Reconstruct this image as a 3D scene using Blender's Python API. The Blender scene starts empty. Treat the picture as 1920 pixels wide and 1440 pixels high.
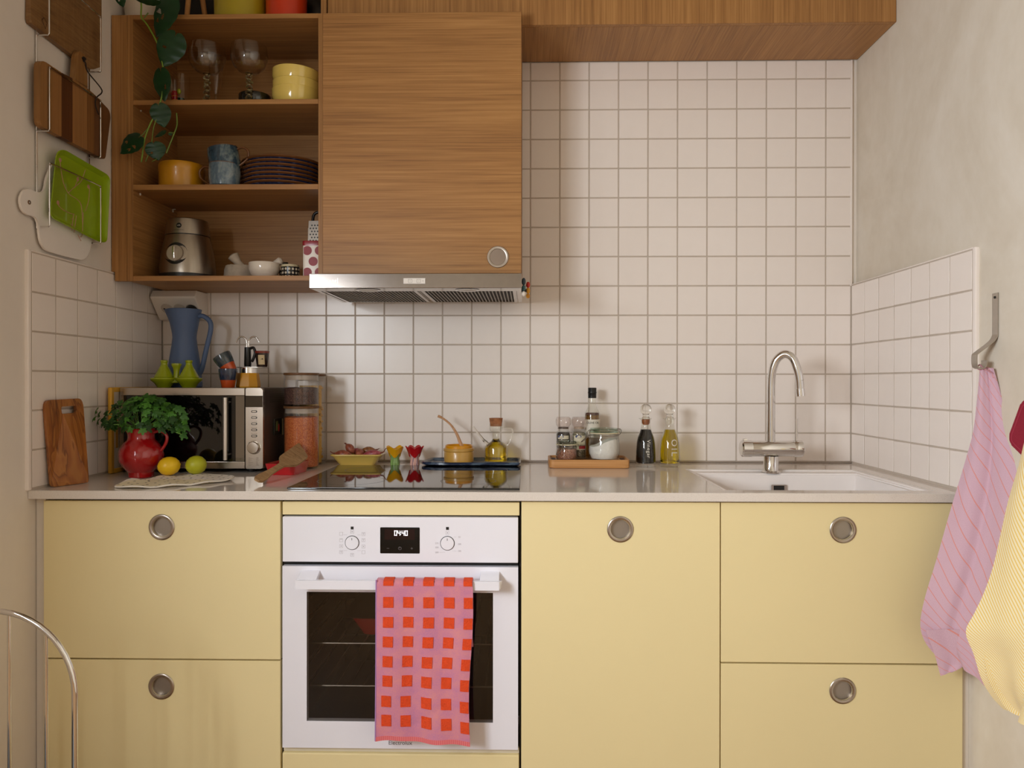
import bpy, bmesh, math, random
from mathutils import Vector, Matrix, Euler

# ------------------------------------------------------------------ camera, light, exposure
S = bpy.context.scene
COL = S.collection
CAM = Vector((-0.0105, -2.5813, 1.1745))
FPX = 1417.29
YAW, PITCH, ROLL = 0.02, -0.0029, 0.0008
def _axes():
    c, s = math.cos(YAW), math.sin(YAW)
    r = Vector((c, s, 0)); fw = Vector((-s, c, 0)); up = Vector((0, 0, 1))
    f2 = fw * math.cos(PITCH) + up * math.sin(PITCH)
    u2 = up * math.cos(PITCH) - fw * math.sin(PITCH)
    r3 = r * math.cos(ROLL) + u2 * math.sin(ROLL)
    u3 = u2 * math.cos(ROLL) - r * math.sin(ROLL)
    return r3, u3, f2
R3, U3, F3 = _axes()
cam = bpy.data.cameras.new('camera'); camo = bpy.data.objects.new('camera', cam); COL.objects.link(camo)
cam.sensor_width = 36; cam.lens = FPX / 1920 * 36; cam.clip_start = .05
camo.matrix_world = Matrix(((R3.x, U3.x, -F3.x, CAM.x), (R3.y, U3.y, -F3.y, CAM.y), (R3.z, U3.z, -F3.z, CAM.z), (0, 0, 0, 1)))
S.camera = camo
S.view_settings.view_transform = 'Standard'
S.view_settings.look = 'None'
S.view_settings.gamma = 1
S.view_settings.use_curve_mapping = False
S.view_settings.exposure = 0.29
S.cycles.max_bounces = 14; S.cycles.diffuse_bounces = 6; S.cycles.glossy_bounces = 6
S.cycles.transparent_max_bounces = 24; S.cycles.transmission_bounces = 12
S.cycles.sample_clamp_indirect = 4.0
S.cycles.caustics_reflective = False
w = bpy.data.worlds.new('daylight'); S.world = w; w.use_nodes = True
w.node_tree.nodes['Background'].inputs[0].default_value = (.75, .85, 1, 1)
w.node_tree.nodes['Background'].inputs[1].default_value = .6
def window_light(name, loc, sx, sz, power, col, target):
    l = bpy.data.lights.new(name, 'AREA'); l.shape = 'RECTANGLE'; l.size = sx; l.size_y = sz; l.energy = power; l.color = col
    o = bpy.data.objects.new(name, l); COL.objects.link(o); o.location = loc
    d = Vector(target) - Vector(loc); o.rotation_euler = d.to_track_quat('-Z', 'Z').to_euler()
    return o
# daylight entering by the tall two-casement window in the left wall, beside the viewer
for wy in (-2.46, -2.98):
    window_light('daylight_casement', (-1.290, wy, 1.45), .47, 1.62, 48, (.91, .96, 1), (0, wy, 1.22))

# ------------------------------------------------------------------ helpers
def at(px, py, Y):
    d = F3 + R3 * ((px - 960) / FPX) - U3 * ((py - 720) / FPX)
    return CAM + d * ((Y - CAM.y) / d.y)
def atX(px, py, X):
    d = F3 + R3 * ((px - 960) / FPX) - U3 * ((py - 720) / FPX)
    return CAM + d * ((X - CAM.x) / d.x)
def lin(h):
    h = h.lstrip('#'); v = [int(h[i:i + 2], 16) / 255 for i in (0, 2, 4)]
    return tuple(x / 12.92 if x <= .04045 else ((x + .055) / 1.055) ** 2.4 for x in v)
def rgba(c):
    if isinstance(c, str): c = lin(c)
    return (c[0], c[1], c[2], 1)
def shade(c, k):
    if isinstance(c, str): c = lin(c)
    return tuple(min(1, x * k) for x in c)
def smooth(pts, n=6):
    """Catmull-Rom through the points"""
    p = [Vector(q) for q in pts]; out = []
    for i in range(len(p) - 1):
        a = p[max(i - 1, 0)]; b = p[i]; c = p[i + 1]; d = p[min(i + 2, len(p) - 1)]
        for k in range(n):
            t = k / n
            out.append(.5 * ((2 * b) + (c - a) * t + (2 * a - 5 * b + 4 * c - d) * t * t + (3 * b - a - 3 * c + d) * t ** 3))
    out.append(p[-1]); return out
def rpoly(pts, r, n=4):
    """2D polygon with rounded corners; r a number or one radius per corner"""
    out = []; N = len(pts)
    for i in range(N):
        p = Vector(pts[i]); a = Vector(pts[i - 1]) - p; b = Vector(pts[(i + 1) % N]) - p
        rr = r[i] if isinstance(r, (list, tuple)) else r
        rr = min(rr, a.length * .49, b.length * .49)
        s = p + a.normalized() * rr; e = p + b.normalized() * rr
        for k in range(n + 1):
            t = k / n; out.append((s * (1 - t) ** 2 + p * 2 * t * (1 - t) + e * t * t))
    return out
def rrect(w, h, r, n=4):
    return rpoly([(-w / 2, -h / 2), (w / 2, -h / 2), (w / 2, h / 2), (-w / 2, h / 2)], r, n)

class MB:
    def __init__(s): s.bm = bmesh.new()
    def _f(s, vs):
        try:
            f = s.bm.faces.new(vs); f.smooth = True; return f
        except ValueError: return None
    def box(s, x0, x1, y0, y1, z0, z1, bev=0, seg=2):
        t = bmesh.new()
        v = [t.verts.new(p) for p in ((x0, y0, z0), (x1, y0, z0), (x1, y1, z0), (x0, y1, z0), (x0, y0, z1), (x1, y0, z1), (x1, y1, z1), (x0, y1, z1))]
        for f in ((3, 2, 1, 0), (4, 5, 6, 7), (0, 1, 5, 4), (1, 2, 6, 5), (2, 3, 7, 6), (3, 0, 4, 7)): t.faces.new([v[i] for i in f])
        if bev: bmesh.ops.bevel(t, geom=t.edges[:], offset=bev, segments=seg, affect='EDGES', profile=.5)
        t.normal_update()
        for f in t.faces: f.smooth = max(abs(c) for c in f.normal) < .9995
        return s.add(t)
    def add(s, t):
        t.verts.index_update(); m = [s.bm.verts.new(v.co) for v in t.verts]
        for f in t.faces:
            g = s._f([m[v.index] for v in f.verts])
            if g: g.smooth = f.smooth
        t.free(); return s
    def lathe(s, prof, c=(0, 0, 0), seg=40, M=None, sy=1):
        c = Vector(c); rings = []
        for r, z in prof:
            if r < 1e-6: ring = [Vector((0, 0, z))]
            else: ring = [Vector((r * math.cos(2 * math.pi * i / seg), sy * r * math.sin(2 * math.pi * i / seg), z)) for i in range(seg)]
            rings.append([s.bm.verts.new((M @ q if M else q) + c) for q in ring])
        for a, b in zip(rings, rings[1:]):
            if len(a) == 1 and len(b) == 1: continue
            for i in range(seg):
                j = (i + 1) % seg
                if len(a) == 1: s._f((a[0], b[j], b[i]))
                elif len(b) == 1: s._f((a[i], a[j], b[0]))
                else: s._f((a[i], a[j], b[j], b[i]))
        return s
    def tube(s, pts, r, seg=10, cap=True, flat=1):
        pts = [Vector(p) for p in pts]; n = len(pts)
        rs = r if isinstance(r, (list, tuple)) else [r] * n
        tang = [(pts[min(i + 1, n - 1)] - pts[max(i - 1, 0)]).normalized() for i in range(n)]
        u = tang[0].orthogonal().normalized(); rings = []
        for i in range(n):
            t = tang[i]; u = (u - t * u.dot(t))
            u = u.normalized() if u.length > 1e-6 else t.orthogonal().normalized()
            v = t.cross(u)
            rings.append([s.bm.verts.new(pts[i] + (u * math.cos(2 * math.pi * k / seg) + v * math.sin(2 * math.pi * k / seg) * flat) * rs[i]) for k in range(seg)])
        for a, b in zip(rings, rings[1:]):
            for k in range(seg): s._f((a[k], a[(k + 1) % seg], b[(k + 1) % seg], b[k]))
        if cap: s._f(rings[0][::-1]); s._f(rings[-1])
        return s
    def prism(s, pts, off, bev=0):
        t = bmesh.new(); pts = [Vector(p) for p in pts]; off = Vector(off)
        a = [t.verts.new(p) for p in pts]; b = [t.verts.new(p + off) for p in pts]; n = len(a)
        fa = t.faces.new(a); fb = t.faces.new(b[::-1])
        for i in range(n): t.faces.new((a[i], b[i], b[(i + 1) % n], a[(i + 1) % n])).smooth = n > 12
        if bev:
            es = [e for f in (fa, fb) for e in f.edges]
            bmesh.ops.bevel(t, geom=es, offset=bev, segments=2, affect='EDGES', profile=.5)
            on = off.normalized(); t.normal_update()
            for f in t.faces: f.smooth = abs(f.normal.dot(on)) < .9995 if abs(f.normal.dot(on)) > .02 or n > 12 else False
        bmesh.ops.recalc_face_normals(t, faces=t.faces[:])
        return s.add(t)
    def ball(s, c, rx, ry=None, rz=None, seg=20, rings=12, M=None):
        ry = ry or rx; rz = rz or rx
        prof = [(math.sin(math.pi * i / rings), -math.cos(math.pi * i / rings)) for i in range(rings + 1)]
        prof[0] = (0, -1); prof[-1] = (0, 1)
        D = Matrix.Diagonal((rx, ry, rz)); MM = (M.to_3x3() @ D) if M else D
        return s.lathe(prof, c, seg, MM)
    def grid(s, P, thick=0, uv=None, close_v=False):
        """P[i][j] points; with thickness a closed sheet, uv(i,j) per point"""
        nu, nv = len(P), len(P[0]); ul = s.bm.loops.layers.uv.get('UVMap') or (s.bm.loops.layers.uv.new('UVMap') if uv else None)
        P = [[Vector(p) for p in row] for row in P]
        def nrm(i, j):
            a = P[min(i + 1, nu - 1)][j] - P[max(i - 1, 0)][j]; b = P[i][min(j + 1, nv - 1)] - P[i][max(j - 1, 0)]
            n = a.cross(b); return n.normalized() if n.length > 1e-9 else Vector((0, 1, 0))
        def layer(o):
            return [[s.bm.verts.new(P[i][j] + (nrm(i, j) * o if o else Vector())) for j in range(nv)] for i in range(nu)]
        def quad(q, ids):
            f = s._f(q)
            if f and uv:
                for l, (i, j) in zip(f.loops, ids): l[ul].uv = uv(i, j)
        A = layer(thick / 2)
        for i in range(nu - 1):
            for j in range(nv - 1): quad((A[i][j], A[i + 1][j], A[i + 1][j + 1], A[i][j + 1]), ((i, j), (i + 1, j), (i + 1, j + 1), (i, j + 1)))
        if thick:
            B = layer(-thick / 2)
            for i in range(nu - 1):
                for j in range(nv - 1): quad((B[i][j + 1], B[i + 1][j + 1], B[i + 1][j], B[i][j]), ((i, j + 1), (i + 1, j + 1), (i + 1, j), (i, j)))
            for i in range(nu - 1):
                for j in (0, nv - 1): quad((A[i][j], B[i][j], B[i + 1][j], A[i + 1][j]), ((i, j), (i, j), (i + 1, j), (i + 1, j)))
            for j in range(nv - 1):
                for i in (0, nu - 1): quad((A[i][j], A[i][j + 1], B[i][j + 1], B[i][j]), ((i, j), (i, j + 1), (i, j + 1), (i, j)))
        return s
    def text(s, body, size, M, extrude=.0003, align='CENTER', wrap=None, space=1):
        cu = bpy.data.curves.new('lettering', 'FONT'); cu.body = body; cu.size = size; cu.extrude = extrude; cu.align_x = align; cu.align_y = 'CENTER'; cu.resolution_u = 3; cu.space_character = space
        o = bpy.data.objects.new('lettering', cu); COL.objects.link(o)
        dg = bpy.context.evaluated_depsgraph_get(); me = bpy.data.meshes.new_from_object(o.evaluated_get(dg))
        vs = []
        for v in me.vertices:
            q = M @ v.co
            vs.append(s.bm.verts.new(wrap(q) if wrap else q))
        for p in me.polygons: s._f([vs[i] for i in p.vertices])
        bpy.data.objects.remove(o); bpy.data.curves.remove(cu); bpy.data.meshes.remove(me)
        return s
    def xf(s, M):
        for v in s.bm.verts: v.co = M @ v.co
        return s
    def jitter(s, amp, seed=1):
        R = random.Random(seed)
        for v in s.bm.verts: v.co += Vector((R.uniform(-1, 1), R.uniform(-1, 1), R.uniform(-1, 1))) * amp
        return s

ORG = {}
def put(name, mb, mat, parent=None, loc=None, ang=38, fixn=True):
    bm = mb.bm
    o_ = ORG[parent.name] if parent else Vector(loc or (0, 0, 0))
    for v in bm.verts: v.co -= o_
    if fixn: bmesh.ops.recalc_face_normals(bm, faces=bm.faces[:])
    me = bpy.data.meshes.new(name); bm.to_mesh(me); bm.free()
    sm = [p.use_smooth for p in me.polygons]; me.set_sharp_from_angle(angle=math.radians(ang)); me.polygons.foreach_set('use_smooth', sm)
    me.materials.append(mat)
    o = bpy.data.objects.new(name, me); COL.objects.link(o)
    if parent: o.parent = parent
    else: o.location = o_
    ORG[o.name] = o_
    return o
def tag(o, label=None, cat=None, group=None, kind=None):
    if label: o['label'] = label
    if cat: o['category'] = cat
    if group: o['group'] = group
    if kind: o['kind'] = kind
    return o
def thing(name, label, cat, loc=(0, 0, 0), group=None):
    o = bpy.data.objects.new(name, None); COL.objects.link(o); o.location = loc; o.empty_display_size = .03
    ORG[o.name] = Vector(loc); return tag(o, label, cat, group)
def struct(name, mb, mat, label=None, parent=None, loc=None):
    o = put(name, mb, mat, parent, loc)
    if not parent: tag(o, label, None, None, 'structure')
    return o
def copy_tree(o, loc, label=None, group=None, rot=None):
    def rec(a, par):
        c = a.copy(); COL.objects.link(c); c.parent = par
        ORG[c.name] = ORG[a.name]
        for ch in a.children: rec(ch, c)
        return c
    c = rec(o, None); c.location = loc
    if rot: c.rotation_euler = rot
    ORG[c.name] = Vector(loc)
    if label: c['label'] = label
    if group: c['group'] = group
    return c

# ------------------------------------------------------------------ materials
class NT:
    def __init__(s, name):
        s.m = bpy.data.materials.new(name); s.m.use_nodes = True; s.t = s.m.node_tree
        s.b = s.t.nodes['Principled BSDF']; s.out = s.t.nodes['Material Output']
    def n(s, typ, **kw):
        nd = s.t.nodes.new(typ)
        for k, v in kw.items():
            if k.startswith('i_'):
                key = k[2:].replace('_', ' ')
                nd.inputs[key].default_value = v
            else: setattr(nd, k, v)
        return nd
    def l(s, a, b): s.t.links.new(a, b)
    def coords(s, scale=(1, 1, 1), kind='Object', rot=(0, 0, 0)):
        tc = s.n('ShaderNodeTexCoord'); mp = s.n('ShaderNodeMapping'); mp.inputs['Scale'].default_value = scale; mp.inputs['Rotation'].default_value = rot
        s.l(tc.outputs[kind], mp.inputs['Vector']); return mp.outputs[0]
    def noise(s, vec, scale, detail=3, rough=.55, dist=0):
        nd = s.n('ShaderNodeTexNoise'); nd.inputs['Scale'].default_value = scale; nd.inputs['Detail'].default_value = detail
        nd.inputs['Roughness'].default_value = rough; nd.inputs['Distortion'].default_value = dist
        s.l(vec, nd.inputs['Vector']); return nd.outputs['Fac']
    def ramp(s, fac, stops):
        r = s.n('ShaderNodeValToRGB'); e = r.color_ramp.elements
        while len(e) < len(stops): e.new(.5)
        for el, (p, c) in zip(e, stops): el.position = p; el.color = rgba(c)
        s.l(fac, r.inputs[0]); return r.outputs[0]
    def mix(s, fac, a, b, mode='MIX'):
        m = s.n('ShaderNodeMix', data_type='RGBA', blend_type=mode)
        for sock, v in ((m.inputs[0], fac), (m.inputs[6], a), (m.inputs[7], b)):
            if hasattr(v, 'is_output'): s.l(v, sock)
            elif isinstance(v, (int, float)): sock.default_value = v
            else: sock.default_value = rgba(v)
        return m.outputs[2]
    def math(s, op, a, b=None, clamp=False):
        m = s.n('ShaderNodeMath', operation=op, use_clamp=clamp)
        for i, v in enumerate((a, b)):
            if v is None: continue
            if hasattr(v, 'is_output'): s.l(v, m.inputs[i])
            else: m.inputs[i].default_value = v
        return m.outputs[0]
    def base(s, c):
        if hasattr(c, 'is_output'): s.l(c, s.b.inputs['Base Color'])
        else: s.b.inputs['Base Color'].default_value = rgba(c)
    def bump(s, h, strength=.3, dist=.002):
        b = s.n('ShaderNodeBump'); b.inputs['Strength'].default_value = strength; b.inputs['Distance'].default_value = dist
        s.l(h, b.inputs['Height']); s.l(b.outputs[0], s.b.inputs['Normal'])
    def set(s, **kw):
        for k, v in kw.items(): s.b.inputs[k.replace('_', ' ')].default_value = v
        return s
MATS = {}
def plain(name, col, rough=.5, metal=0, var=.06, scale=8, bump=0, bscale=60, coat=0, spec=.5, bdist=.002):
    if name in MATS: return MATS[name]
    t = NT(name); v = t.coords(); f = t.noise(v, scale, 4)
    t.base(t.ramp(f, [(.3, shade(col, 1 - var)), (.7, shade(col, 1 + var * .6))]))
    t.set(Roughness=rough, Metallic=metal, Coat_Weight=coat)
    t.b.inputs['Specular IOR Level'].default_value = spec
    if coat: t.b.inputs['Coat Roughness'].default_value = .04
    if bump: t.bump(t.noise(v, bscale, 4), bump, bdist)
    MATS[name] = t.m; return t.m
def wood(name, dark, mid, light, axis='x', rough=.45, fine=1.0, broad=1.0, seed=0):
    if name in MATS: return MATS[name]
    t = NT(name)
    def sc(along, across): return {'x': (along, across, across), 'y': (across, along, across), 'z': (across, across, along)}[axis]
    v1 = t.coords(sc(.9, 14 * broad)); v2 = t.coords(sc(3.0, 190 * fine)); v3 = t.coords(sc(.5, 5))
    a = t.noise(v1, 1.6, 5, .6, .8); b = t.noise(v2, 1.0, 3, .6); c = t.noise(v3, 1.3, 2)
    f = t.math('ADD', t.math('MULTIPLY', a, .30), t.math('ADD', t.math('MULTIPLY', b, .50), t.math('MULTIPLY', c, .20)))
    t.base(t.ramp(f, [(.33, dark), (.5, mid), (.66, light)]))
    t.set(Roughness=rough); t.b.inputs['Specular IOR Level'].default_value = .35
    t.bump(b, .12, .001); MATS[name] = t.m; return t.m
def clear_glass(name, tint=(1, 1, 1), refl=1.0):
    """thin-walled clear glass: fresnel mix of see-through and mirror"""
    if name in MATS: return MATS[name]
    t = NT(name); t.t.nodes.remove(t.b)
    lw = t.n('ShaderNodeLayerWeight'); lw.inputs['Blend'].default_value = .5
    fz = t.math('ADD', t.math('MULTIPLY', t.math('POWER', lw.outputs['Facing'], 5.0), .92), .045)
    tr = t.n('ShaderNodeBsdfTransparent'); tr.inputs[0].default_value = rgba(tint)
    gl = t.n('ShaderNodeBsdfGlossy'); gl.inputs['Roughness'].default_value = .02
    v = t.coords(); nz = t.noise(v, 30, 2)
    k = t.math('MULTIPLY', fz, t.math('ADD', t.math('MULTIPLY', nz, .2), refl * .9), True)
    mx = t.n('ShaderNodeMixShader'); t.l(k, mx.inputs[0]); t.l(tr.outputs[0], mx.inputs[1]); t.l(gl.outputs[0], mx.inputs[2])
    t.l(mx.outputs[0], t.out.inputs[0]); MATS[name] = t.m; return t.m
def liquid(name, col, rough=.02, ior=1.36):
    if name in MATS: return MATS[name]
    t = NT(name); v = t.coords(); f = t.noise(v, 12, 2)
    t.base(t.ramp(f, [(.3, shade(col, .95)), (.7, col)])); t.set(Roughness=rough, Transmission_Weight=1.0, IOR=ior)
    MATS[name] = t.m; return t.m

OAK = ('#7e5630', '#9f7140', '#b58650')
M_oak_x = wood('oak_veneer_horizontal', *OAK, axis='x')
M_oak_z = wood('oak_veneer_vertical', *OAK, axis='z')
M_oak_y = wood('oak_veneer_deep', *OAK, axis='y')
M_yellow = plain('pale_yellow_laminate', '#e8d8a6', .55, var=.015, scale=3, spec=.3)
M_white_en = plain('white_enamel', '#ebebf4', .22, var=.01, coat=.3)
M_steel = plain('brushed_steel', '#b9b2aa', .3, 1, var=.06, scale=40)
M_chrome = plain('chrome', '#e2e0de', .07, 1, var=.02)
M_nickel = plain('satin_nickel', '#b8aea4', .28, 1, var=.04)
M_black = plain('black_plastic', '#0d0c0c', .35, var=.2)
M_dark = plain('dark_gap', '#1a1714', .8)
M_glass = clear_glass('clear_glass')
M_cream_pl = plain('white_plastic', '#e6ddd2', .4, var=.02)
# tiles
def tile_mat():
    t = NT('glazed_white_tile'); oi = t.n('ShaderNodeObjectInfo'); v = t.coords((1, 1, 1)); f = t.noise(v, 25, 3)
    c = t.mix(oi.outputs['Random'], '#efe6df', '#f2eae4'); c = t.mix(t.math('MULTIPLY', f, .25), c, '#e2d6cb')
    t.base(c); t.set(Roughness=.28); t.bump(t.noise(v, 9, 2), .06, .004); return t.m
M_tile = tile_mat()
M_grout = plain('grey_grout', '#c0b3a6', .9, var=.05, scale=30)
def plaster(name, c1, c2, c3, sc=2.2):
    t = NT(name); v = t.coords((1, 1, .8)); a = t.noise(v, sc, 6, .62, .9); b = t.noise(v, 26, 4)
    t.base(t.ramp(t.math('ADD', t.math('MULTIPLY', a, .8), t.math('MULTIPLY', b, .2)), [(.32, c1), (.5, c2), (.68, c3)]))
    t.set(Roughness=.85); t.b.inputs['Specular IOR Level'].default_value = .25; t.bump(b, .15, .003); return t.m
M_plaster_r = plaster('limewash_plaster', '#cec3b2', '#d8cfc0', '#e1dace')
M_plaster_l = plaster('white_painted_plaster', '#ddd5cb', '#e2dad1', '#e6dfd6', 1.2)
M_plaster_g = plaster('room_paint', '#b3a794', '#b9ad9b', '#c0b5a4', 1.2)
def quartz():
    t = NT('pale_quartz'); v = t.coords(); a = t.noise(v, 420, 2, .7); b = t.noise(v, 5, 3)
    c = t.ramp(a, [(.26, '#bcb1a6'), (.40, '#d8cfc6'), (.62, '#dcd4cb'), (.78, '#e6dfd8')]); t.base(t.mix(.12, c, t.ramp(b, [(.3, '#c9beb1'), (.7, '#ddd5cb')])))
    t.set(Roughness=.07); t.b.inputs['Specular IOR Level'].default_value = .6; return t.m
M_quartz = quartz()

# ------------------------------------------------------------------ room shell
WT = .90                       # worktop height
LX = lambda y: -1.2684 - .0137 * y   # tile face, left wall
RX = lambda y: 1.0860 + .0041 * y    # tile face, right wall
ROW0 = 2.2012; P = .1
m = MB(); m.box(-1.45, 1.45, -4.2, .12, -.06, 0); struct('floor', m, wood('floor_boards', '#7a5a3c', '#93704c', '#a8845c', axis='y'), 'wooden floor of the kitchen')
m = MB(); m.box(-1.45, 1.45, -4.2, .12, 2.72, 2.8); struct('ceiling', m, M_plaster_g, 'plain painted ceiling')
m = MB(); m.box(-1.45, 1.45, .0085, .12, 0, 2.72); wall_back = struct('wall_back', m, M_plaster_l, 'back wall tiled above the worktop')
def wall_side(name, xf, out, mat, label):
    m = MB(); m.prism([(x, y, 0) for x, y in xf] + [(out, .0085, 0), (out, -4.2, 0)], (0, 0, 2.72))
    return struct(name, m, mat, label)
m = MB()
m.prism([(-1.2645, -2.2, 0), (-1.2665, -.72, 0), (-1.2765, .0085, 0), (-1.45, .0085, 0), (-1.45, -2.2, 0)], (0, 0, 2.72))
m.box(-1.45, -1.263, -4.2, -3.27, 0, 2.72); m.box(-1.45, -1.2640, -3.27, -2.2, 0, .64); m.box(-1.45, -1.2640, -3.27, -2.2, 2.36, 2.72)
wall_left = struct('wall_left', m, M_plaster_l, 'white painted left wall with a window opening beside the viewer')
wall_right = wall_side('wall_right', [(1.089, -4.2), (1.0915, -.72), (1.1055, -.3), (1.1055, .0085)], 1.25, M_plaster_r, 'mottled limewashed right wall')
m = MB(); m.box(-1.45, 1.45, -4.2, -4.05, 0, 2.72); struct('wall_rear', m, M_plaster_g, 'plain painted wall behind the viewer')
m = MB()
for a in ((-3.27, -3.22, .64, 2.36), (-2.25, -2.2, .64, 2.36), (-2.75, -2.69, .64, 2.36), (-3.22, -2.25, .64, .69), (-3.22, -2.25, 2.31, 2.36)): m.box(-1.33, -1.27, a[0], a[1], a[2], a[3])
struct('window_1', m, M_white_en, 'white window frame in the left wall beside the viewer')

# grout beds and tiles, each tile a piece of its wall
G = .0044
def tile_mesh(wd, ht):
    m = MB(); m.box(-wd / 2, wd / 2, 0, .0078, -ht / 2, ht / 2, .0009, 1)
    me = bpy.data.meshes.new('tile'); m.bm.to_mesh(me); m.bm.free(); me.materials.append(M_tile)
    sm = [p.use_smooth for p in me.polygons]; me.set_sharp_from_angle(angle=math.radians(30)); me.polygons.foreach_set('use_smooth', sm); return me
TM = {}
rt = random.Random(4)
def tile(wall, M0, u0, u1, z0, z1):
    key = (round(u1 - u0, 3), round(z1 - z0, 3))
    if key not in TM: TM[key] = tile_mesh(key[0] - G, key[1] - G)
    o = bpy.data.objects.new('tile', TM[key]); COL.objects.link(o); o.parent = wall
    o.matrix_local = M0 @ Matrix.Translation(((u0 + u1) / 2, rt.uniform(-.0003, .0003), (z0 + z1) / 2)) @ Euler((rt.uniform(-.004, .004), 0, rt.uniform(-.004, .004))).to_matrix().to_4x4()
ztop = 2.264
m = MB(); m.box(-1.262, 1.088, .0011, .0085, WT, 1.48); m.box(-.03, 1.088, .0011, .0085, 1.48, ztop); put('grout', m, M_grout, wall_back)
I4 = Matrix.Identity(4)
rows = [(ROW0, ztop)] + [(ROW0 - P * (j + 1), ROW0 - P * j) for j in range(12)] + [(WT + .004, ROW0 - P * 12)]
for j, (z0, z1) in enumerate(rows):
    xs = [-1.2684] + [P * k for k in range(-12, 11)] + [1.0860]
    for a, b in zip(xs, xs[1:]):
        if z1 > 1.51 and b < -.03: continue
        tile(wall_back, I4, a, b, z0, z1)
def side_tiles(wall, x0, slope, sgn, nm):
    ang = math.atan(slope)
    # local +y points into the wall, local x runs along the wall towards the room
    if sgn < 0: M0 = Matrix(((slope, -1, 0, x0), (-1, 0, 0, 0), (0, 0, 1, 0), (0, 0, 0, 1)))   # left wall: x grows towards room
    else: M0 = Matrix(((-slope, 1, 0, x0), (-1, 0, 0, 0), (0, 0, 1, 0), (0, 0, 0, 1)))
    for (z0, z1) in rows[8:]:
        zz0, zz1 = z0, z1
        for k in range(7): tile(wall, M0, k * P + (.002 if k == 0 else 0), (k + 1) * P, zz0, min(zz1, 1.5012))
    m = MB(); m.box(0, .702, .0011, .0115, WT, 1.5025); m.xf(M0); put('grout', m, M_grout, wall)
    m = MB(); m.box(.7015, .7155, -.0015, .0118, WT, 1.506, .004, 2); m.xf(M0); put('edge_strip', m, M_tile, wall)
    m = MB(); m.box(0, .7015, -.0005, .0118, 1.5025, 1.506, .001, 1); m.xf(M0); put('edge_strip', m, M_tile, wall)
side_tiles(wall_left, -1.2684, .0137, -1, 'left')
side_tiles(wall_right, 1.0860, .0041, 1, 'right')
m = MB(); m.box(1.082, 1.0895, -.001, .008, 1.5, ztop, .001, 1); put('edge_strip', m, M_tile, wall_back)
m = MB(); m.box(-1.2684, 1.086, -.006, .004, WT, WT + .0055, .002, 1); put('sealant_bead', m, plain('grey_sealant', '#a5988c', .6), wall_back)

# ------------------------------------------------------------------ worktop, sink, hob, base cabinets
FY = -.685
SX0, SX1, SY0, SY1 = .487, 1.018, -.652, -.190
wt = thing('worktop', 'long pale quartz worktop running wall to wall over the yellow cabinets', 'worktop', (0, -.35, WT - .0215))
m = MB(); z0, z1 = WT - .0215, WT
wl, wr = -1.2665, 1.0935
t = bmesh.new()
def slab(bm, x0, x1, y0, y1): 
    MBb = MB(); MBb.box(x0, x1, y0, y1, z0, z1); return MBb
outer = [(wl, -.705), (wr, -.705), (wr, -.003), (wl, -.003)]; inner = [(SX0, SY0), (SX1, SY0), (SX1, SY1), (SX0, SY1)]
vo0 = [m.bm.verts.new((x, y, z0)) for x, y in outer]; vo1 = [m.bm.verts.new((x, y, z1)) for x, y in outer]
vi0 = [m.bm.verts.new((x, y, z0)) for x, y in inner]; vi1 = [m.bm.verts.new((x, y, z1)) for x, y in inner]
for i in range(4):
    j = (i + 1) % 4
    m._f((vo1[i], vo1[j], vi1[j], vi1[i])); m._f((vo0[j], vo0[i], vi0[i], vi0[j])); m._f((vo0[i], vo0[j], vo1[j], vo1[i])); m._f((vi0[j], vi0[i], vi1[i], vi1[j]))
bmesh.ops.bevel(m.bm, geom=[e for e in m.bm.edges if all(abs(v.co.y + .705) < 1e-5 for v in e.verts)], offset=.0012, segments=2, affect='EDGES')
put('slab', m, M_quartz, wt)

M_sink = plain('white_granite_composite', '#efe9e6', .3, var=.02)
sk = thing('sink', 'white rectangular sink let into the worktop at its right end', 'sink', ((SX0 + SX1) / 2, -.42, .70))
m = MB(); e = .0015
def ringq(m, A, B):
    for i in range(4): m._f((A[i], A[(i + 1) % 4], B[(i + 1) % 4], B[i]))
def rect(x0, x1, y0, y1, z): return [m.bm.verts.new(p) for p in ((x0, y0, z), (x1, y0, z), (x1, y1, z), (x0, y1, z))]
a = rect(SX0 + e, SX1 - e, SY0 + e, SY1 - e, .899); b = rect(SX0 + .012, SX1 - .012, SY0 + .012, SY1 - .008, .8985)
b2 = rect(SX0 + .014, SX1 - .014, SY0 + .014, SY1 - .010, .895)
c1 = rect(SX0 + .022, SX1 - .022, SY0 + .016, -.2445, .893); d1 = rect(SX0 + .030, SX1 - .030, SY0 + .03, -.2525, .705)
o1 = rect(SX0 + e, SX1 - e, SY0 + e, SY1 - e, .69)
ringq(m, a, b); ringq(m, b, b2); ringq(m, b2, c1); ringq(m, c1, d1); m._f(d1); ringq(m, o1, a); m._f(o1[::-1])
bmesh.ops.bevel(m.bm, geom=[e2 for e2 in m.bm.edges if e2.verts[0] in c1 and e2.verts[1] in c1], offset=.004, segments=2, affect='EDGES')
put('basin', m, M_sink, sk)
m = MB(); m.prism([(x + .760, -.2500, z + .8505) for x, z in rrect(.046, .020, .003)], (0, -.0045, 0)); ov = put('overflow', m, M_chrome, sk)
m = MB(); m.box(.744, .776, -.2555, -.2546, .8435, .8575); put('overflow_slot', m, M_dark, ov)
m = MB(); m.lathe([(0, .7062), (.04, .7065), (.045, .7055)], (.752, -.45, 0)); put('drain', m, M_chrome, sk)

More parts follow.
